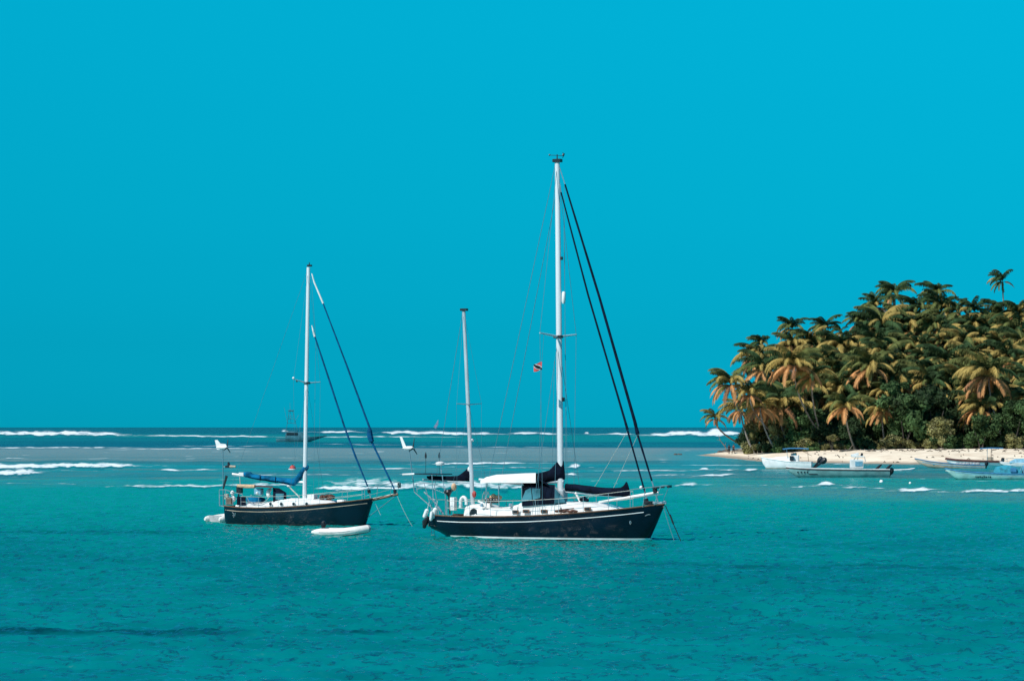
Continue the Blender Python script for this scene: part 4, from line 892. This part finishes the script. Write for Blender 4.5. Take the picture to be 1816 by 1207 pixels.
# mizzen
mz = mast(K, (838.5, 897), (822.5, 551), .115, .085, kt, M['grayspar'], 'mizzen_mast')
MB().box(P(823, 549), (.36, .22, .12)).build('masthead_fitting', M['black'], mz)
c2 = P(832, 717)
mS = Vector((c2.x, -1.35, c2.z+.03)); mP = Vector((c2.x, 1.35, c2.z+.06))
for t_ in (mS, mP): MB().tube([c2, t_], [.03, .018], 5).build('spreader', M['grayspar'], mz)
MB().ball(P(838, 780), .08, 7, 5).build('mast_lamp', M['steel'], mz)
mt_ = P(822.6, 553)
wires('shroud', [(mt_, mS), (mS, Vector((c2.x, -1.3, kh.at(c2.x)[1]))), (mt_, mP), (mP, Vector((c2.x, 1.3, kh.at(c2.x)[1]))), (P(832, 720), Vector((c2.x-.6, -1.25, 1.3))), (P(832, 720), Vector((c2.x+.7, 1.3, 1.3)))], .006, kt)
wires('mizzen_backstay', [(P(820.5, 553), P(764, 905))], .013, kt)
bolster(K, [(757, 843.5, 758, 848, .05), (764, 842.5, 764, 850, .09), (790, 843.5, 790, 851, .10), (812, 843, 812, 852, .11), (822, 836, 825, 852.5, .11), (831, 828, 836, 852, .07), (834, 829, 838, 851, .04)]).build('mizzen_sail_cover', M['navycloth'], kt)
MB().tube([P(750, 850), P(838, 856)], .04, 7).build('mizzen_boom', M['grayspar'], kt)
MB().ball(P(832, 832), (.09, .09, .14), 8, 6).build('sail_head', M['canvas'], kt)
# stern arch, solar panel, radar, aerials, wind generator
rw = MB()
for s_ in (-.85, .85):
    rw.tube([P(776, 912, s_*.9), P(768, 880, s_), P(766, 842, s_)], .022, 5); rw.tube([P(792, 912, s_), P(790, 880, s_), P(784, 842, s_)], .022, 5)
    rw.tube([P(762, 885, s_), P(800, 886, s_)], .018, 5)
rw.tube([P(766, 842, -.85), P(766, 842, .85)], .022, 5); rw.tube([P(784, 842, -.85), P(784, 842, .85)], .022, 5); rw.build('stern_arch', M['steel'], kt)
MB().box(P(769, 840), (1.35, 1.5, .05), (0, R(1), 0)).build('solar_panel', M['black'], kt)
rd = MB().tube([P(780.5, 824.5), P(780.5, 821.5), P(780.5, 819.5), P(780.5, 817.8)], [.20, .235, .22, .09], 14).build('radar_dome', M['white'], kt); MB().tube([P(783, 840), P(782, 824)], .025, 6).build('radar_pole', M['steel'], rd)
for a in (755, 779):
    an = MB(); an.tube([P(a, 840, .4), P(a, 812, .4)], .012, 4); an.tube([P(a, 812, .4), P(a, 807, .4), P(a, 801, .4)], [.05, .06, .01], 6); an.build('aerial', M['black'], kt)
MB().tube([P(714, 841, -.3), P(735, 840, -.3)], [.05, .05], 6).build('stern_light_bar', M['white'], kt)
def windgen(fr_, tail, nose, pole_b, parent, b=0, bl=.55):
    """tail: corners of the fin; nose: hub point"""
    root = MB(); tx = [fr_.P(x, y, b+db) for x, y in tail for db in (-.012, .012)]
    n_ = len(tail); root.add(tx, [tuple(range(0, 2*n_, 2)), tuple(range(1, 2*n_, 2))[::-1]] + [(2*i, 2*((i+1) % n_), 2*((i+1) % n_)+1, 2*i+1) for i in range(n_)])
    h_ = root.build('wind_generator_tail', M['white'], parent)
    N_ = fr_.P(*nose, b); T = fr_.P(tail[-1][0]+1, nose[1], b)
    MB().tube([T, T.lerp(N_, .4), T.lerp(N_, .85), N_+Vector((.03, 0, 0))], [.035, .1, .105, .03], 9).build('wind_generator_body', M['white'], parent)
    for k in range(3):
        a = R(80+120*k); d_ = Vector((.03, math.cos(a), math.sin(a))); pr = Vector((.0, -math.sin(a), math.cos(a)))*.035
        q = N_; MB().add([q-pr*1.4+d_*.04, q+pr*1.4+d_*.04, q+d_*bl+pr*.5, q+d_*bl-pr*.5] + [w+Vector((.02, 0, 0)) for w in (q-pr*1.4+d_*.04, q+pr*1.4+d_*.04, q+d_*bl+pr*.5, q+d_*bl-pr*.5)], [(0, 1, 2, 3), (7, 6, 5, 4), (0, 1, 5, 4), (1, 2, 6, 5), (2, 3, 7, 6), (3, 0, 4, 7)]).build('wind_generator_blade', M['black'], parent)
    m_ = T.lerp(N_, .6); MB().tube([m_, fr_.P(*pole_b, b)], .028, 6).build('wind_generator_pole', M['wire'], parent)
windgen(K, [(708.5, 773), (713, 774.5), (720, 791), (723, 793), (722, 797), (717, 797), (713.5, 790)], (732.5, 794), (735, 872), kt, b=0, bl=.5)
MB().tube([P(735, 872), P(772, 905)], .03, 6).build('pole_strut', M['steel'], kt)
# stern rail and davits
sr = MB()
pl = [(738, 858), (752, 856), (770, 858), (790, 866)]
for s_ in (-.9, .9):
    sr.tube([P(a, y, s_) for a, y in pl], .02, 5); sr.tube([P(a, y+9, s_) for a, y in pl], .014, 5)
    for a, y, q in ((738, 858, 740), (752, 856, 768), (770, 858, 778), (790, 866, 790)): sr.tube([P(a, y, s_), P(q, 872 if a < 750 else 911, s_)], .018, 5)
sr.tube([P(738, 858, -.9), P(738, 858, .9)], .02, 5); sr.build('stern_rail', M['steel'], kt)
dv = MB()
for s_ in (-.6, .6): dv.tube([P(786, 911, s_), P(768, 886, s_), P(752, 872, s_)], [.05, .045, .035], 7)
dv.build('davit', M['steel'], kt)
fb = MB()
for (a, y), (c_, e), r_ in (((758, 902), (752, 918), .105), ((773, 900), (767, 919), .12)):
    f_ = MB(); A = P(a, y, -.95); Bq = P(c_, e, -.95); f_.tube([A, A.lerp(Bq, .12), A.lerp(Bq, .88), Bq], [r_*.5, r_, r_, r_*.5], 10); f_.tube([A, A+Vector((.1, 0, .35))], .015, 4)
    K.out(f_, 'fender', M['white'], 'white fender hanging off the ketch stern, %s of the two' % ('left' if a < 760 else 'right'), 'fender', 'fenders on the ketch stern')
f_ = MB(); A = P(766, 906, -1.1); Bq = P(764, 923, -1.1); f_.tube([A, A.lerp(Bq, .15), A.lerp(Bq, .85), Bq], [.05, .09, .09, .04], 8); f_.build('steering_vane_leg', M['white'], kt)
f_ = MB(); f_.tube([P(760, 916, -.6), P(754, 925, -.6), P(752, 936, -.6)], [.1, .17, .07], 8); f_.tube([P(764, 920, -.6), P(770, 924, -.3)], .05, 5); K.out(f_, 'spare_outboard', M['black'], 'black outboard motor hung on the ketch stern under the white fenders', 'outboard motor')
ld = MB()
for a in (765, 770): ld.tube([P(a, 930, -.3), P(a, 953, -.3)], .014, 5)
for y in (936, 942, 948): ld.tube([P(765, y, -.3), P(770, y, -.3)], .012, 4)
ld.build('boarding_ladder', M['steel'], kt)
# things on the aft deck
MB().box(P(804, 893, -.8), (.24, .3, .66)).build('locker', M['white'], kt)
K.out(MB().tube([P(817, 900, -1.1)+Vector((-.02, 0, 0))] + [P(822, 891, -1.1) + Vector((.17*math.cos(a), 0, .28*math.sin(a))) for a in [R(200-i*20) for i in range(12)]], .085, 8), 'life_ring', M['white'], 'white horseshoe life ring on the aft rail of the ketch', 'life ring')
K.out(MB().ball(P(805, 863, -.9), (.14, .14, .2), 9, 6), 'buoy_bag', M['tan'], 'tan round bag tied to the ketch stern rail', 'bag')
bq = MB(); bq.tube([P(796, 880, -.9), P(795, 872, -.9), P(795, 868, -.9)], [.04, .2, .16], 9); bq.tube([P(796, 880, -.9), P(798, 911, -.9)], .04, 5); bq.tube([P(788, 872, -.9), P(803, 868, -.9)], .07, 6); bq.build('rail_barbecue', M['black'], kt)
wh = MB(); cw = P(862, 884, -.2)
wh.tube([cw+Vector((0, .4*math.cos(R(i*30)), .4*math.sin(R(i*30)))) for i in range(13)], .022, 5)
for i in range(3): a = R(i*60); wh.tube([cw-Vector((0, .4*math.cos(a), .4*math.sin(a))), cw+Vector((0, .4*math.cos(a), .4*math.sin(a)))], .015, 4)
wh.build('steering_wheel', M['steel'], kt); MB().box(cw-Vector((-.15, 0, .35)), (.25, .3, .8)).build('pedestal', M['white'], kt)
MB().ball(P(841, 876, -1), (.12, .1, .17), 8, 6).build('horn_canister', M['red'], kt)
hp = MB()
for i in range(6): hp.ball(P(872+i*3, 881+rr_.uniform(-3, 2), -.3), (.11, .1, .1), 7, 5)
K.out(hp, 'line_bundle', M['tan'], 'tan rope bundle in the ketch cockpit under the awning', 'rope'); 
hp = MB()
for i in range(4): hp.ball(P(866+i*5, 887, -.8), (.2, .13, .14), 7, 5)
K.out(hp, 'cockpit_bag', M['black'], 'black bag beneath the tan rope in the ketch cockpit', 'bag')
MB().tube([P(848, 888, -1.3), P(858, 893, -1.3), P(862, 899, -1.3)], .06, 6).build('cockpit_cushion', M['canvas'], kt)
for a in (855, 905): MB().tube([P(a, 898, -1.32), P(a, 892, -1.32)], [.09, .07], 9).build('winch', M['steel'], kt)
# lifelines and stanchions
for s_ in (-1, 1):
    pts = []
    for a in (800, 845, 885, 925, 965, 1005, 1045, 1085, 1118):
        X_ = xk(a+(12 if s_ < 0 else -12)); B_, zs_, _ = kh.at(X_); base_ = Vector((X_, s_*(B_-.06), zs_)); tp = base_+Vector((0, 0, .76+.08*max(0, (a-1000)/100))); pts.append(tp); MB().tube([base_, tp], .014, 5).build('stanchion', M['steel'], kt)
    ll = MB(); ll.tube(pts, .013, 4); ll.tube([q-Vector((0, 0, .36)) for q in pts], .010, 4); ll.build('lifeline', M['rope'], kt)
pu = MB(); ps = {}
for s_ in (-1, 1):
    q = [P(1118, 868, s_*.9), P(1145, 864.5, s_*.7), P(1172, 862, s_*.38), P(1187, 860.5, s_*.1)]; pu.tube(q, .02, 5); pu.tube([P(1118, 882, s_*.9), P(1150, 879, s_*.6), P(1176, 876, s_*.3)], .016, 5)
    for a, b_ in ((q[1], P(1140, 899, s_*.6)), (q[2], P(1160, 895, s_*.35)), (q[3], P(1174, 893, s_*.05))): pu.tube([a, b_], .018, 5)
pu.tube([P(1187, 860.5, -.1), P(1187, 860.5, .1)], .02, 5); pu.build('pulpit', M['steel'], kt)
MB().box(P(1187, 862), (.14, .3, .12)).build('navigation_light', M['black'], kt); MB().box(P(1163, 864), (.24, .34, .1)).build('pulpit_seat', M['black'], kt); MB().box(P(1175, 863), (.14, .2, .1)).build('pulpit_clamp', M['black'], kt)
br_ = MB(); br_.tube([P(1158, 891), P(1182, 891.5)], .06, 6); br_.ball(P(1179, 890), .08, 7, 5); br_.build('bow_roller', M['steel'], kt)
MB().box(P(1150, 891.5), (.4, .35, .2)).build('windlass', M['black'], kt)
ch = MB(); ch.tube(sag(P(1180, 896), P(1208, 960), .0, 5), .022, 5); ch.tube([P(1188, 912), P(1194, 928)], .045, 6); ch.build('anchor_snubber', M['black'], kt)
MB().tube(sag(P(1177, 900), P(1197, 962), .05, 6), .016, 5).build('anchor_chain', M['wire'], kt)
# courtesy flag under the spreader: red with a white edged black diagonal
ft = tipS.lerp(c, .22); hoist = K.P(961, 641, ft.y); 
def flagpt(u, v_, off=0):
    return Vector((hoist.x-.44*u, ft.y+.05*math.sin(u*6)+off, hoist.z-.40*v_*(1-.1*u)-.14*u+.02*math.sin(u*7)))
fl = empty('courtesy_flag', (0, 0, 0)); msK = Matrix.Translation(K.loc) @ Matrix.Rotation(-K.th, 4, 'Z'); base_w = msK @ flagpt(0, 1); fl.location = base_w; fl.rotation_euler = (0, 0, -K.th); tag(fl, 'small red flag with white edged black diagonal flying under the ketch spreader', 'flag')
off0 = flagpt(0, 1)
def fsheet(us, f0, f1, off):
    m_ = MB(); rows = [[flagpt(u, f0(u), off)-off0, flagpt(u, f1(u), off)-off0] for u in us]
    vs_ = [p for r_ in rows for p in r_]; fs_ = [(2*i, 2*i+1, 2*i+3, 2*i+2) for i in range(len(us)-1)]; vs2 = [p+Vector((0, .006, 0)) for p in vs_]; n_ = len(vs_)
    m_.add(vs_+vs2, fs_+[tuple(n_+i for i in f) for f in fs_]); return m_
U = [i/12 for i in range(13)]; cl = lambda x: min(1, max(0, x))
fsheet(U, lambda u: 0, lambda u: 1, 0).build('field', M['redflag'], fl)
for nm, w_, m_, o_ in (('white_band', .30, 'white', .012), ('black_band', .20, 'black', .02)):
    for sg_ in (-1, 1): fsheet(U, lambda u: cl(1.0*(1-u)-w_), lambda u: cl(1.0*(1-u)+w_), sg_*o_).build(nm, M[m_], fl)
wires('flag_halyard', [(ft, Vector((hoist.x, ft.y, hoist.z))), (Vector((hoist.x, ft.y, hoist.z)), Vector((c.x-.3, -1.7, kh.at(c.x)[1])))], .008, kt)
# pennant on the mizzen backstay
pn = MB(); q0 = P(777, 744); q1 = P(775, 758)
pn.add([q0, P(774, 749), P(769, 757), P(773, 760), P(777, 752)] + [v_+Vector((0, .02, 0)) for v_ in (q0, P(774, 749), P(769, 757), P(773, 760), P(777, 752))], [(0, 1, 2, 3, 4), (9, 8, 7, 6, 5)])
K.out(pn, 'pennant', M['pennantm'], 'limp grey pennant on the backstay behind the shorter ketch mast', 'flag')

# ------------------------------------------------------------------ the sloop with the blue sail cover
S = Frame(530, 173.7, 22); sl = S.root('sloop'); tag(sl, 'single masted sailboat with blue black hull, long bowsprit and bright blue sail cover', 'sailboat'); P = S.P
keys = [(411, 895.5, 937, .62), (416, 896, 944, .70), (440, 898, 952, .88), (480, 899, 958, .98), (520, 898, 960, 1), (560, 895.5, 958, .94), (600, 891.5, 952, .78), (630, 888, 946, .52), (645, 886, 935, .33), (655, 884.6, 905, .18), (662, 883.5, 886, .04)]
sh = Hull([P(a, b).x for a, b, c_, q in keys], [1.55*q for *_, q in keys], [P(a, b).z for a, b, c_, q in keys], [P(a, c_).z for a, b, c_, q in keys], k=.55, n=54, m=12)
sh.build('hull', M['sloophull'], sl); sh.deck('deck', M['deck'], sl, drop=.12)
xs2 = lambda px_: P(px_, 900).x
sh.rail('toe_rail', M['wood'], sl, r=.035)
sh.stripe('cove_stripe', M['beige'], sl, lambda X: sh.at(X)[1]-.24, .035, xs2(414), xs2(655)); sh.stripe('waterline_stripe', M['black'], sl, .0, .07, xs2(416), xs2(646))
MB().tube([on_side(sh, S, a, y) for a, y in ((412, 908), (415, 911), (418, 909), (417, 914), (413, 913), (415, 917))], .025, 5).build('stern_emblem', M['steel'], sl)
hs = house(S, sh, [(487, 901, 890, .8), (497, 901, 886, 1.0), (512, 901, 883.5, 1.05), (560, 899, 884, 1.0), (596, 896, 888, .8), (604, 895, 893, .7)], 'coach_roof', M['white'], sl)
for a in (480, 499, 521, 544):
    p = P(a, 893, -1.05); f_ = MB().tube([(p.x, p.y-.0, p.z), (p.x, p.y-.03, p.z)], .1, 10).build('porthole', M['steel'], hs if a > 490 else sl); MB().tube([(p.x, p.y-.01, p.z), (p.x, p.y-.04, p.z)], .075, 10).build('pane', M['dark'], f_)
house(S, sh, [(428, 902, 894, .8), (440, 902, 892, 1.0), (480, 902, 891, 1.05), (492, 902, 888, 1.05)], 'cockpit_coaming', M['white'], sl)
bs = MB().tube([P(632, 892), P(665, 885), P(706, 876)], [.09, .085, .06], 7).build('bowsprit', M['wood'], sl); MB().tube([P(634, 890), P(665, 882.8), P(704, 874.3)], .03, 5).build('bowsprit_rail', M['rope'], sl)
MB().tube([P(704, 877), P(647, 921)], .02, 4).build('bobstay', M['wire'], sl)
ms_ = mast(S, (540, 891), (547, 474), .125, .105, sl, M['spar'])
MB().box(P(549, 471), (.24, .2, .1)).build('masthead_fitting', M['black'], ms_); MB().tube([P(548.5, 472), P(548.5, 465)], [.05, .02], 5).build('masthead_light', M['black'], ms_)
c3 = P(544.5, 679); sS = Vector((c3.x, -1.75, c3.z+.20)); sP = Vector((c3.x, 1.75, c3.z+.08))
for t_ in (sS, sP): MB().tube([c3, t_], [.045, .025], 6).build('spreader', M['spar'], ms_)
MB().ball(sS+Vector((0, 0, .06)), .07, 7, 5).build('spreader_lamp', M['white'], ms_); MB().ball(c3+Vector((-.2, -.9, .1)), .06, 7, 5).build('spreader_lamp', M['black'], ms_); MB().box(c3, (.3, .24, .12)).build('spreader_bracket', M['black'], ms_)
wires('shroud', [(P(547, 480), sS), (sS, Vector((c3.x, -1.5, sh.at(c3.x)[1]))), (P(547, 480), sP), (sP, Vector((c3.x, 1.5, sh.at(c3.x)[1]))), (c3, Vector((c3.x-.5, -1.5, sh.at(c3.x)[1]))), (c3, Vector((c3.x+.5, -1.45, sh.at(c3.x)[1]))), (c3, Vector((c3.x+.5, 1.45, sh.at(c3.x)[1])))], .006, sl)
wires('backstay', [(P(545, 480), P(402, 888, .0))], .007, sl); wires('halyard', [(P(552, 490), P(560, 600)), (P(560, 600), P(556, 885))], .008, sl)
furled(S, [(573, 538), (615, 648), (655, 757), (655.5, 762)], [.04, .052, .062, .12], M['skyvane'], sl); furled(S, [(655.5, 762), (656, 772), (659, 783)], [.14, .19, .15], M['skyvane'], sl, 'furled_clew'); furled(S, [(659, 783), (680, 826), (699, 866)], [.065, .06, .045], M['skyvane'], sl, 'furled_foot')
furled(S, [(553, 485), (557, 500), (573, 538)], [.03, .045, .05], M['rubber'], sl, 'furled_sail_head')
furled(S, [(558.5, 597), (582, 668), (611, 757), (630, 808), (652, 862)], [.045, .055, .06, .06, .045], M['skyvane'], sl); furled(S, [(553, 577), (558, 597)], [.03, .06], M['rubber'], sl, 'furled_sail_head')
MB().tube([P(653, 864), P(658, 885)], .03, 5).build('stay', M['steel'], sl); MB().tube([P(699, 866), P(703, 876)], .03, 5).build('stay', M['steel'], sl)
MB().tube([P(654, 868), P(655, 874)], .1, 8).build('furler_drum', M['black'], sl); MB().tube([P(700, 868), P(701, 874)], .1, 8).build('furler_drum', M['black'], sl)
MB().tube([P(412, 840), P(470, 847), P(541, 855)], .06, 8).build('boom', M['white'], sl); MB().box(P(428.5, 840.5), (.3, .16, .2)).build('boom_end', M['white'], sl)
bolster(S, [(432.5, 837, 434, 845, .10), (438, 835.8, 438, 846, .15), (444, 836, 446, 848, .17), (450, 840, 450, 849, .17), (470, 842.5, 470, 852, .18), (490.6, 845, 490, 855.5, .19), (494, 845.5, 494, 855, .17), (519, 848, 512, 859, .19), (526, 843, 523, 861, .19), (533, 833, 534, 850, .16), (539.5, 824.5, 541.5, 838, .12), (546.6, 824, 547, 831, .05)], wob=.06).build('mainsail_cover', M['bluecloth'], sl)
for a, y in ((491, 850), (464, 847)): MB().tube([P(a, y-6, 0)+Vector((0, -.19, 0)), P(a, y+6, 0)+Vector((0, -.2, 0))], .02, 4).build('cover_tie', M['navycloth'], sl)
MB().tube([P(511, 861), P(531, 881)], .035, 5).build('boom_vang', M['rope'], sl); MB().tube([P(425, 844), P(427, 870)], .02, 5).build('mainsheet', M['rope'], sl); MB().ball(P(512, 861), (.12, .08, .08), 7, 5).build('vang_block', M['white'], sl)
# cockpit gear
S.out(MB().tube([P(421, 861, -.6), P(436, 861.8, -.6), P(452, 862, -.6)], [.09, .11, .1], 9), 'rolled_awning', M['tan'], 'tan rolled awning lashed over the cockpit of the bowsprit sailboat', 'awning')
MB().sheet([[P(a, y+abs(b), b) for b in (-.9, 0, .9)] for a, y in ((452, 860), (468, 860.5), (484, 862))], .06).build('bimini_edge', M['maroon'], sl)
dg = MB().loft([dod2 for dod2 in ([P(a, y, b*w) for b, y in ((-1, yb), (-.9, (yb+yt)/2), (-.6, yt), (.6, yt), (.9, (yb+yt)/2), (1, yb))] for a, yb, yt, w in ((484, 890, 864, .95), (495, 888, 865, .95), (508, 886, 873, .9)))], closed=False, caps=False).build('dodger', M['navycloth'], sl)
MB().box(P(496, 880, -.93), (.5, .03, .34)).build('dodger_window', M['glass'], dg)
MB().box(P(428, 887.5, -1.0), (.55, .05, .5)).build('weather_cloth', M['navycloth'], sl)
bolster(S, [(440, 882, 441, 890, .3), (447, 880, 447, 894, .5), (460, 880, 460, 894, .5), (467, 882, 466, 890, .3)]).build('cockpit_cover', M['bluecloth'], sl)
MB().box(P(459, 871, -.5), (.4, .4, .36)).build('instrument_pod', M['lightblue'], sl)
rr3 = MB(); rr3.tube([P(x, y, -1.05) for x, y in ((437, 880), (441, 888), (452, 893.5), (464, 892), (473, 886), (478, 878))], .022, 5); rr3.build('grab_rail', M['steel'], sl)
MB().ball(P(476, 874, -.5), (.14, .12, .26), 8, 6).build('winch_cover', M['canvas'], sl); MB().ball(P(479, 868, -.4), (.1, .1, .1), 8, 6).build('cowl_vent', M['white'], sl); MB().ball(P(456, 874, -.9), .09, 8, 6).build('compass', M['white'], sl)
MB().box(P(554, 880, -.3), (.42, .5, .26)).build('deck_box', M['white'], sl)
gb = MB(); rg = random.Random(6)
for i in range(14): a = rg.uniform(565, 592); gb.ball(P(a, 884-rg.uniform(0, 8)*(1-abs(a-582)/22), rg.uniform(-.4, .3)), (rg.uniform(.13, .24), .2, rg.uniform(.09, .16)), 7, 5)
S.out(gb, 'gear_heap', M['brown'], 'red brown heap of bags and gear on the foredeck of the bowsprit sailboat', 'bags')
MB().box(P(606, 888), (.4, .4, .16)).build('windlass', M['white'], sl)
# stern gear
sr = MB(); pts = [(389, 868), (400, 868), (412, 872), (430, 876)]
for s_ in (-.75, .75):
    sr.tube([P(a, y, s_) for a, y in pts], .022, 5); sr.tube([P(a, y+10, s_) for a, y in pts], .016, 5)
    for a, y in pts: sr.tube([P(a, y, s_), P(a+1, 896, s_)], .018, 5)
sr.tube([P(389, 868, -.75), P(389, 868, .75)], .022, 5); sr.tube([P(389, 896, -.7), P(404, 899, -.7)], .03, 5); sr.tube([P(389, 868, 0), P(389, 896, 0)], .018, 5); sr.build('stern_rail', M['steel'], sl)
windgen(S, [(381, 780), (385.5, 779.5), (391, 786), (400, 787), (402, 791), (396, 797), (384.5, 796.5), (383, 789)], (402.5, 793), (396, 896), sl, bl=.48)
wv = MB(); wv.tube([P(396, 866, -.3), P(402, 843, -.3)], [.05, .09], 6, flat=.3); wv.build('steering_vane_paddle', M['black'], sl)
rb = MB(); rb.box(P(406, 827), (.36, .25, .14)); rb.tube([P(406, 826), P(405, 819)], [.1, .06], 7); rb.build('pole_bracket', M['black'], sl); MB().tube([P(408, 827, -.2), P(418, 827, -.2)], [.09, .06], 7).build('hailer', M['beige'], sl); MB().tube([P(396, 827), P(412, 829)], .03, 5).build('bracket_arm', M['steel'], sl)
for a, y, r_ in ((412, 874, .12), (414, 884, .14)): MB().ball(P(a, y, -.5), (r_, r_, r_*1.3), 8, 6).build('life_ring_bag', M['canvas'], sl)
MB().box(P(407, 888, -.6), (.34, .3, .4)).build('fuel_can', M['drift'], sl); MB().box(P(425, 868, -.4), (.28, .3, .4)).build('spare_engine', M['black'], sl); MB().tube([P(424, 872, -.4), P(421, 893, -.4)], .05, 6).build('engine_leg', M['black'], sl)
MB().box(P(402, 880, -.2), (.2, .2, .3)).build('stern_pulpit_box', M['beige'], sl)
for s_ in (-1, 1):
    pts = []
    for a in (437, 470, 505, 540, 575, 610, 642):
        X_ = xs2(a+(9 if s_ < 0 else -9)); B_, zs_, _ = sh.at(X_); b0 = Vector((X_, s_*(B_-.05), zs_)); tp = b0+Vector((0, 0, .62)); pts.append(tp); MB().tube([b0, tp], .013, 5).build('stanchion', M['steel'], sl)
    ll = MB(); ll.tube(pts, .010, 4); ll.tube([q-Vector((0, 0, .3)) for q in pts], .009, 4); ll.build('lifeline', M['rope'], sl)
pu = MB()
for s_ in (-1, 1):
    pu.tube([P(643, 868, s_*.6), P(670, 861, s_*.45), P(695, 856, s_*.3), P(709, 854, s_*.15)], .02, 5); pu.tube([P(670, 861, s_*.45), P(668, 884, s_*.1)], .016, 5); pu.tube([P(695, 856, s_*.3), P(692, 879, s_*.08)], .016, 5); pu.tube([P(709, 854, s_*.15), P(704, 876, 0)], .016, 5); pu.tube([P(645, 880, s_*.5), P(690, 868, s_*.3)], .012, 5)
pu.build('pulpit', M['steel'], sl); MB().box(P(708, 860), (.12, .2, .28)).build('navigation_light', M['black'], sl); MB().box(P(704, 857.5), (.2, .1, .1)).build('pulpit_bag', M['canvas'], sl)
MB().tube(sag(P(704, 878), P(732, 934), .1, 6), .008, 4).build('anchor_line', M['rope'], sl); MB().tube([P(666, 893), P(675, 913)], .009, 4).build('anchor_snubber', M['rope'], sl)
MB().box(P(646, 924), (.1, .2, .1)).build('bobstay_fitting', M['steel'], sl)

# ------------------------------------------------------------------ inflatable tenders
def tender(px0, D, th, stern, bow, label, name='inflatable_tender', engine=True, ln=(0, 1)):
    T = Frame(px0, D, th); rt = T.root(name); tag(rt, label, 'dinghy'); Q = T.P
    L0 = Q(*stern).x; L1 = Q(*bow).x; n = 12; zb = Q(*bow).z
    for s_ in (-1, 1):
        pts = []; rs = []
        for i in range(n+1):
            t = i/n; w = .58*(1-max(0, (t-.62)/.38)**2.2); pts.append((L0+(L1-L0)*t, s_*w, .17+(zb-.17)*max(0, (t-.35)/.65)**1.7)); rs.append(.20 if .12 < t else .07+.13*t/.12)
        MB().tube(pts, rs, 10).build('side_tube', M['rubber'], rt)
        MB().tube([(p_[0], p_[1]+s_*.19, p_[2]-.0) for p_ in pts[2:-2]], .022, 4).build('rubbing_strake', M['greyrub'], rt)
    MB().ball((L1, 0, zb), (.18, .2, .17), 9, 6).build('bow_cap', M['greyrub'], rt)
    xt = L0+(L1-L0)*.16; MB().box((xt, 0, .2), (.05, .95, .38)).build('transom', M['greyrub'], rt); MB().box((L0+(L1-L0)*.5, 0, .12), ((L1-L0)*.7, .8, .06)).build('floor', M['greyrub'], rt)
    MB().box((L0+(L1-L0)*.45, 0, .33), (.22, 1.0, .04)).build('seat', M['wood'], rt)
    if engine:
        e = MB().tube([(xt-.06, 0, .38), (xt-.06, 0, .5), (xt-.05, 0, .66), (xt, 0, .73)], [.09, .14, .13, .06], 8).build('outboard_motor', M['black'], rt); MB().box((xt+.14, 0, .55), (.3, .05, .05)).build('tiller', M['black'], e); MB().tube([(xt-.08, 0, .4), (xt-.12, 0, -.2)], .05, 6).build('shaft', M['black'], e)
    return T, rt
tender(606, FH/(949-HOR), 20, (561, 946), (652, 937), 'pale inflatable tender with black outboard floating in front of the bowsprit sailboat')
tender(391, FH/(925-HOR), -52, (376, 920), (408, 915), 'small pale inflatable dinghy behind the stern of the bowsprit sailboat', engine=False)
print('objects', len(bpy.data.objects))
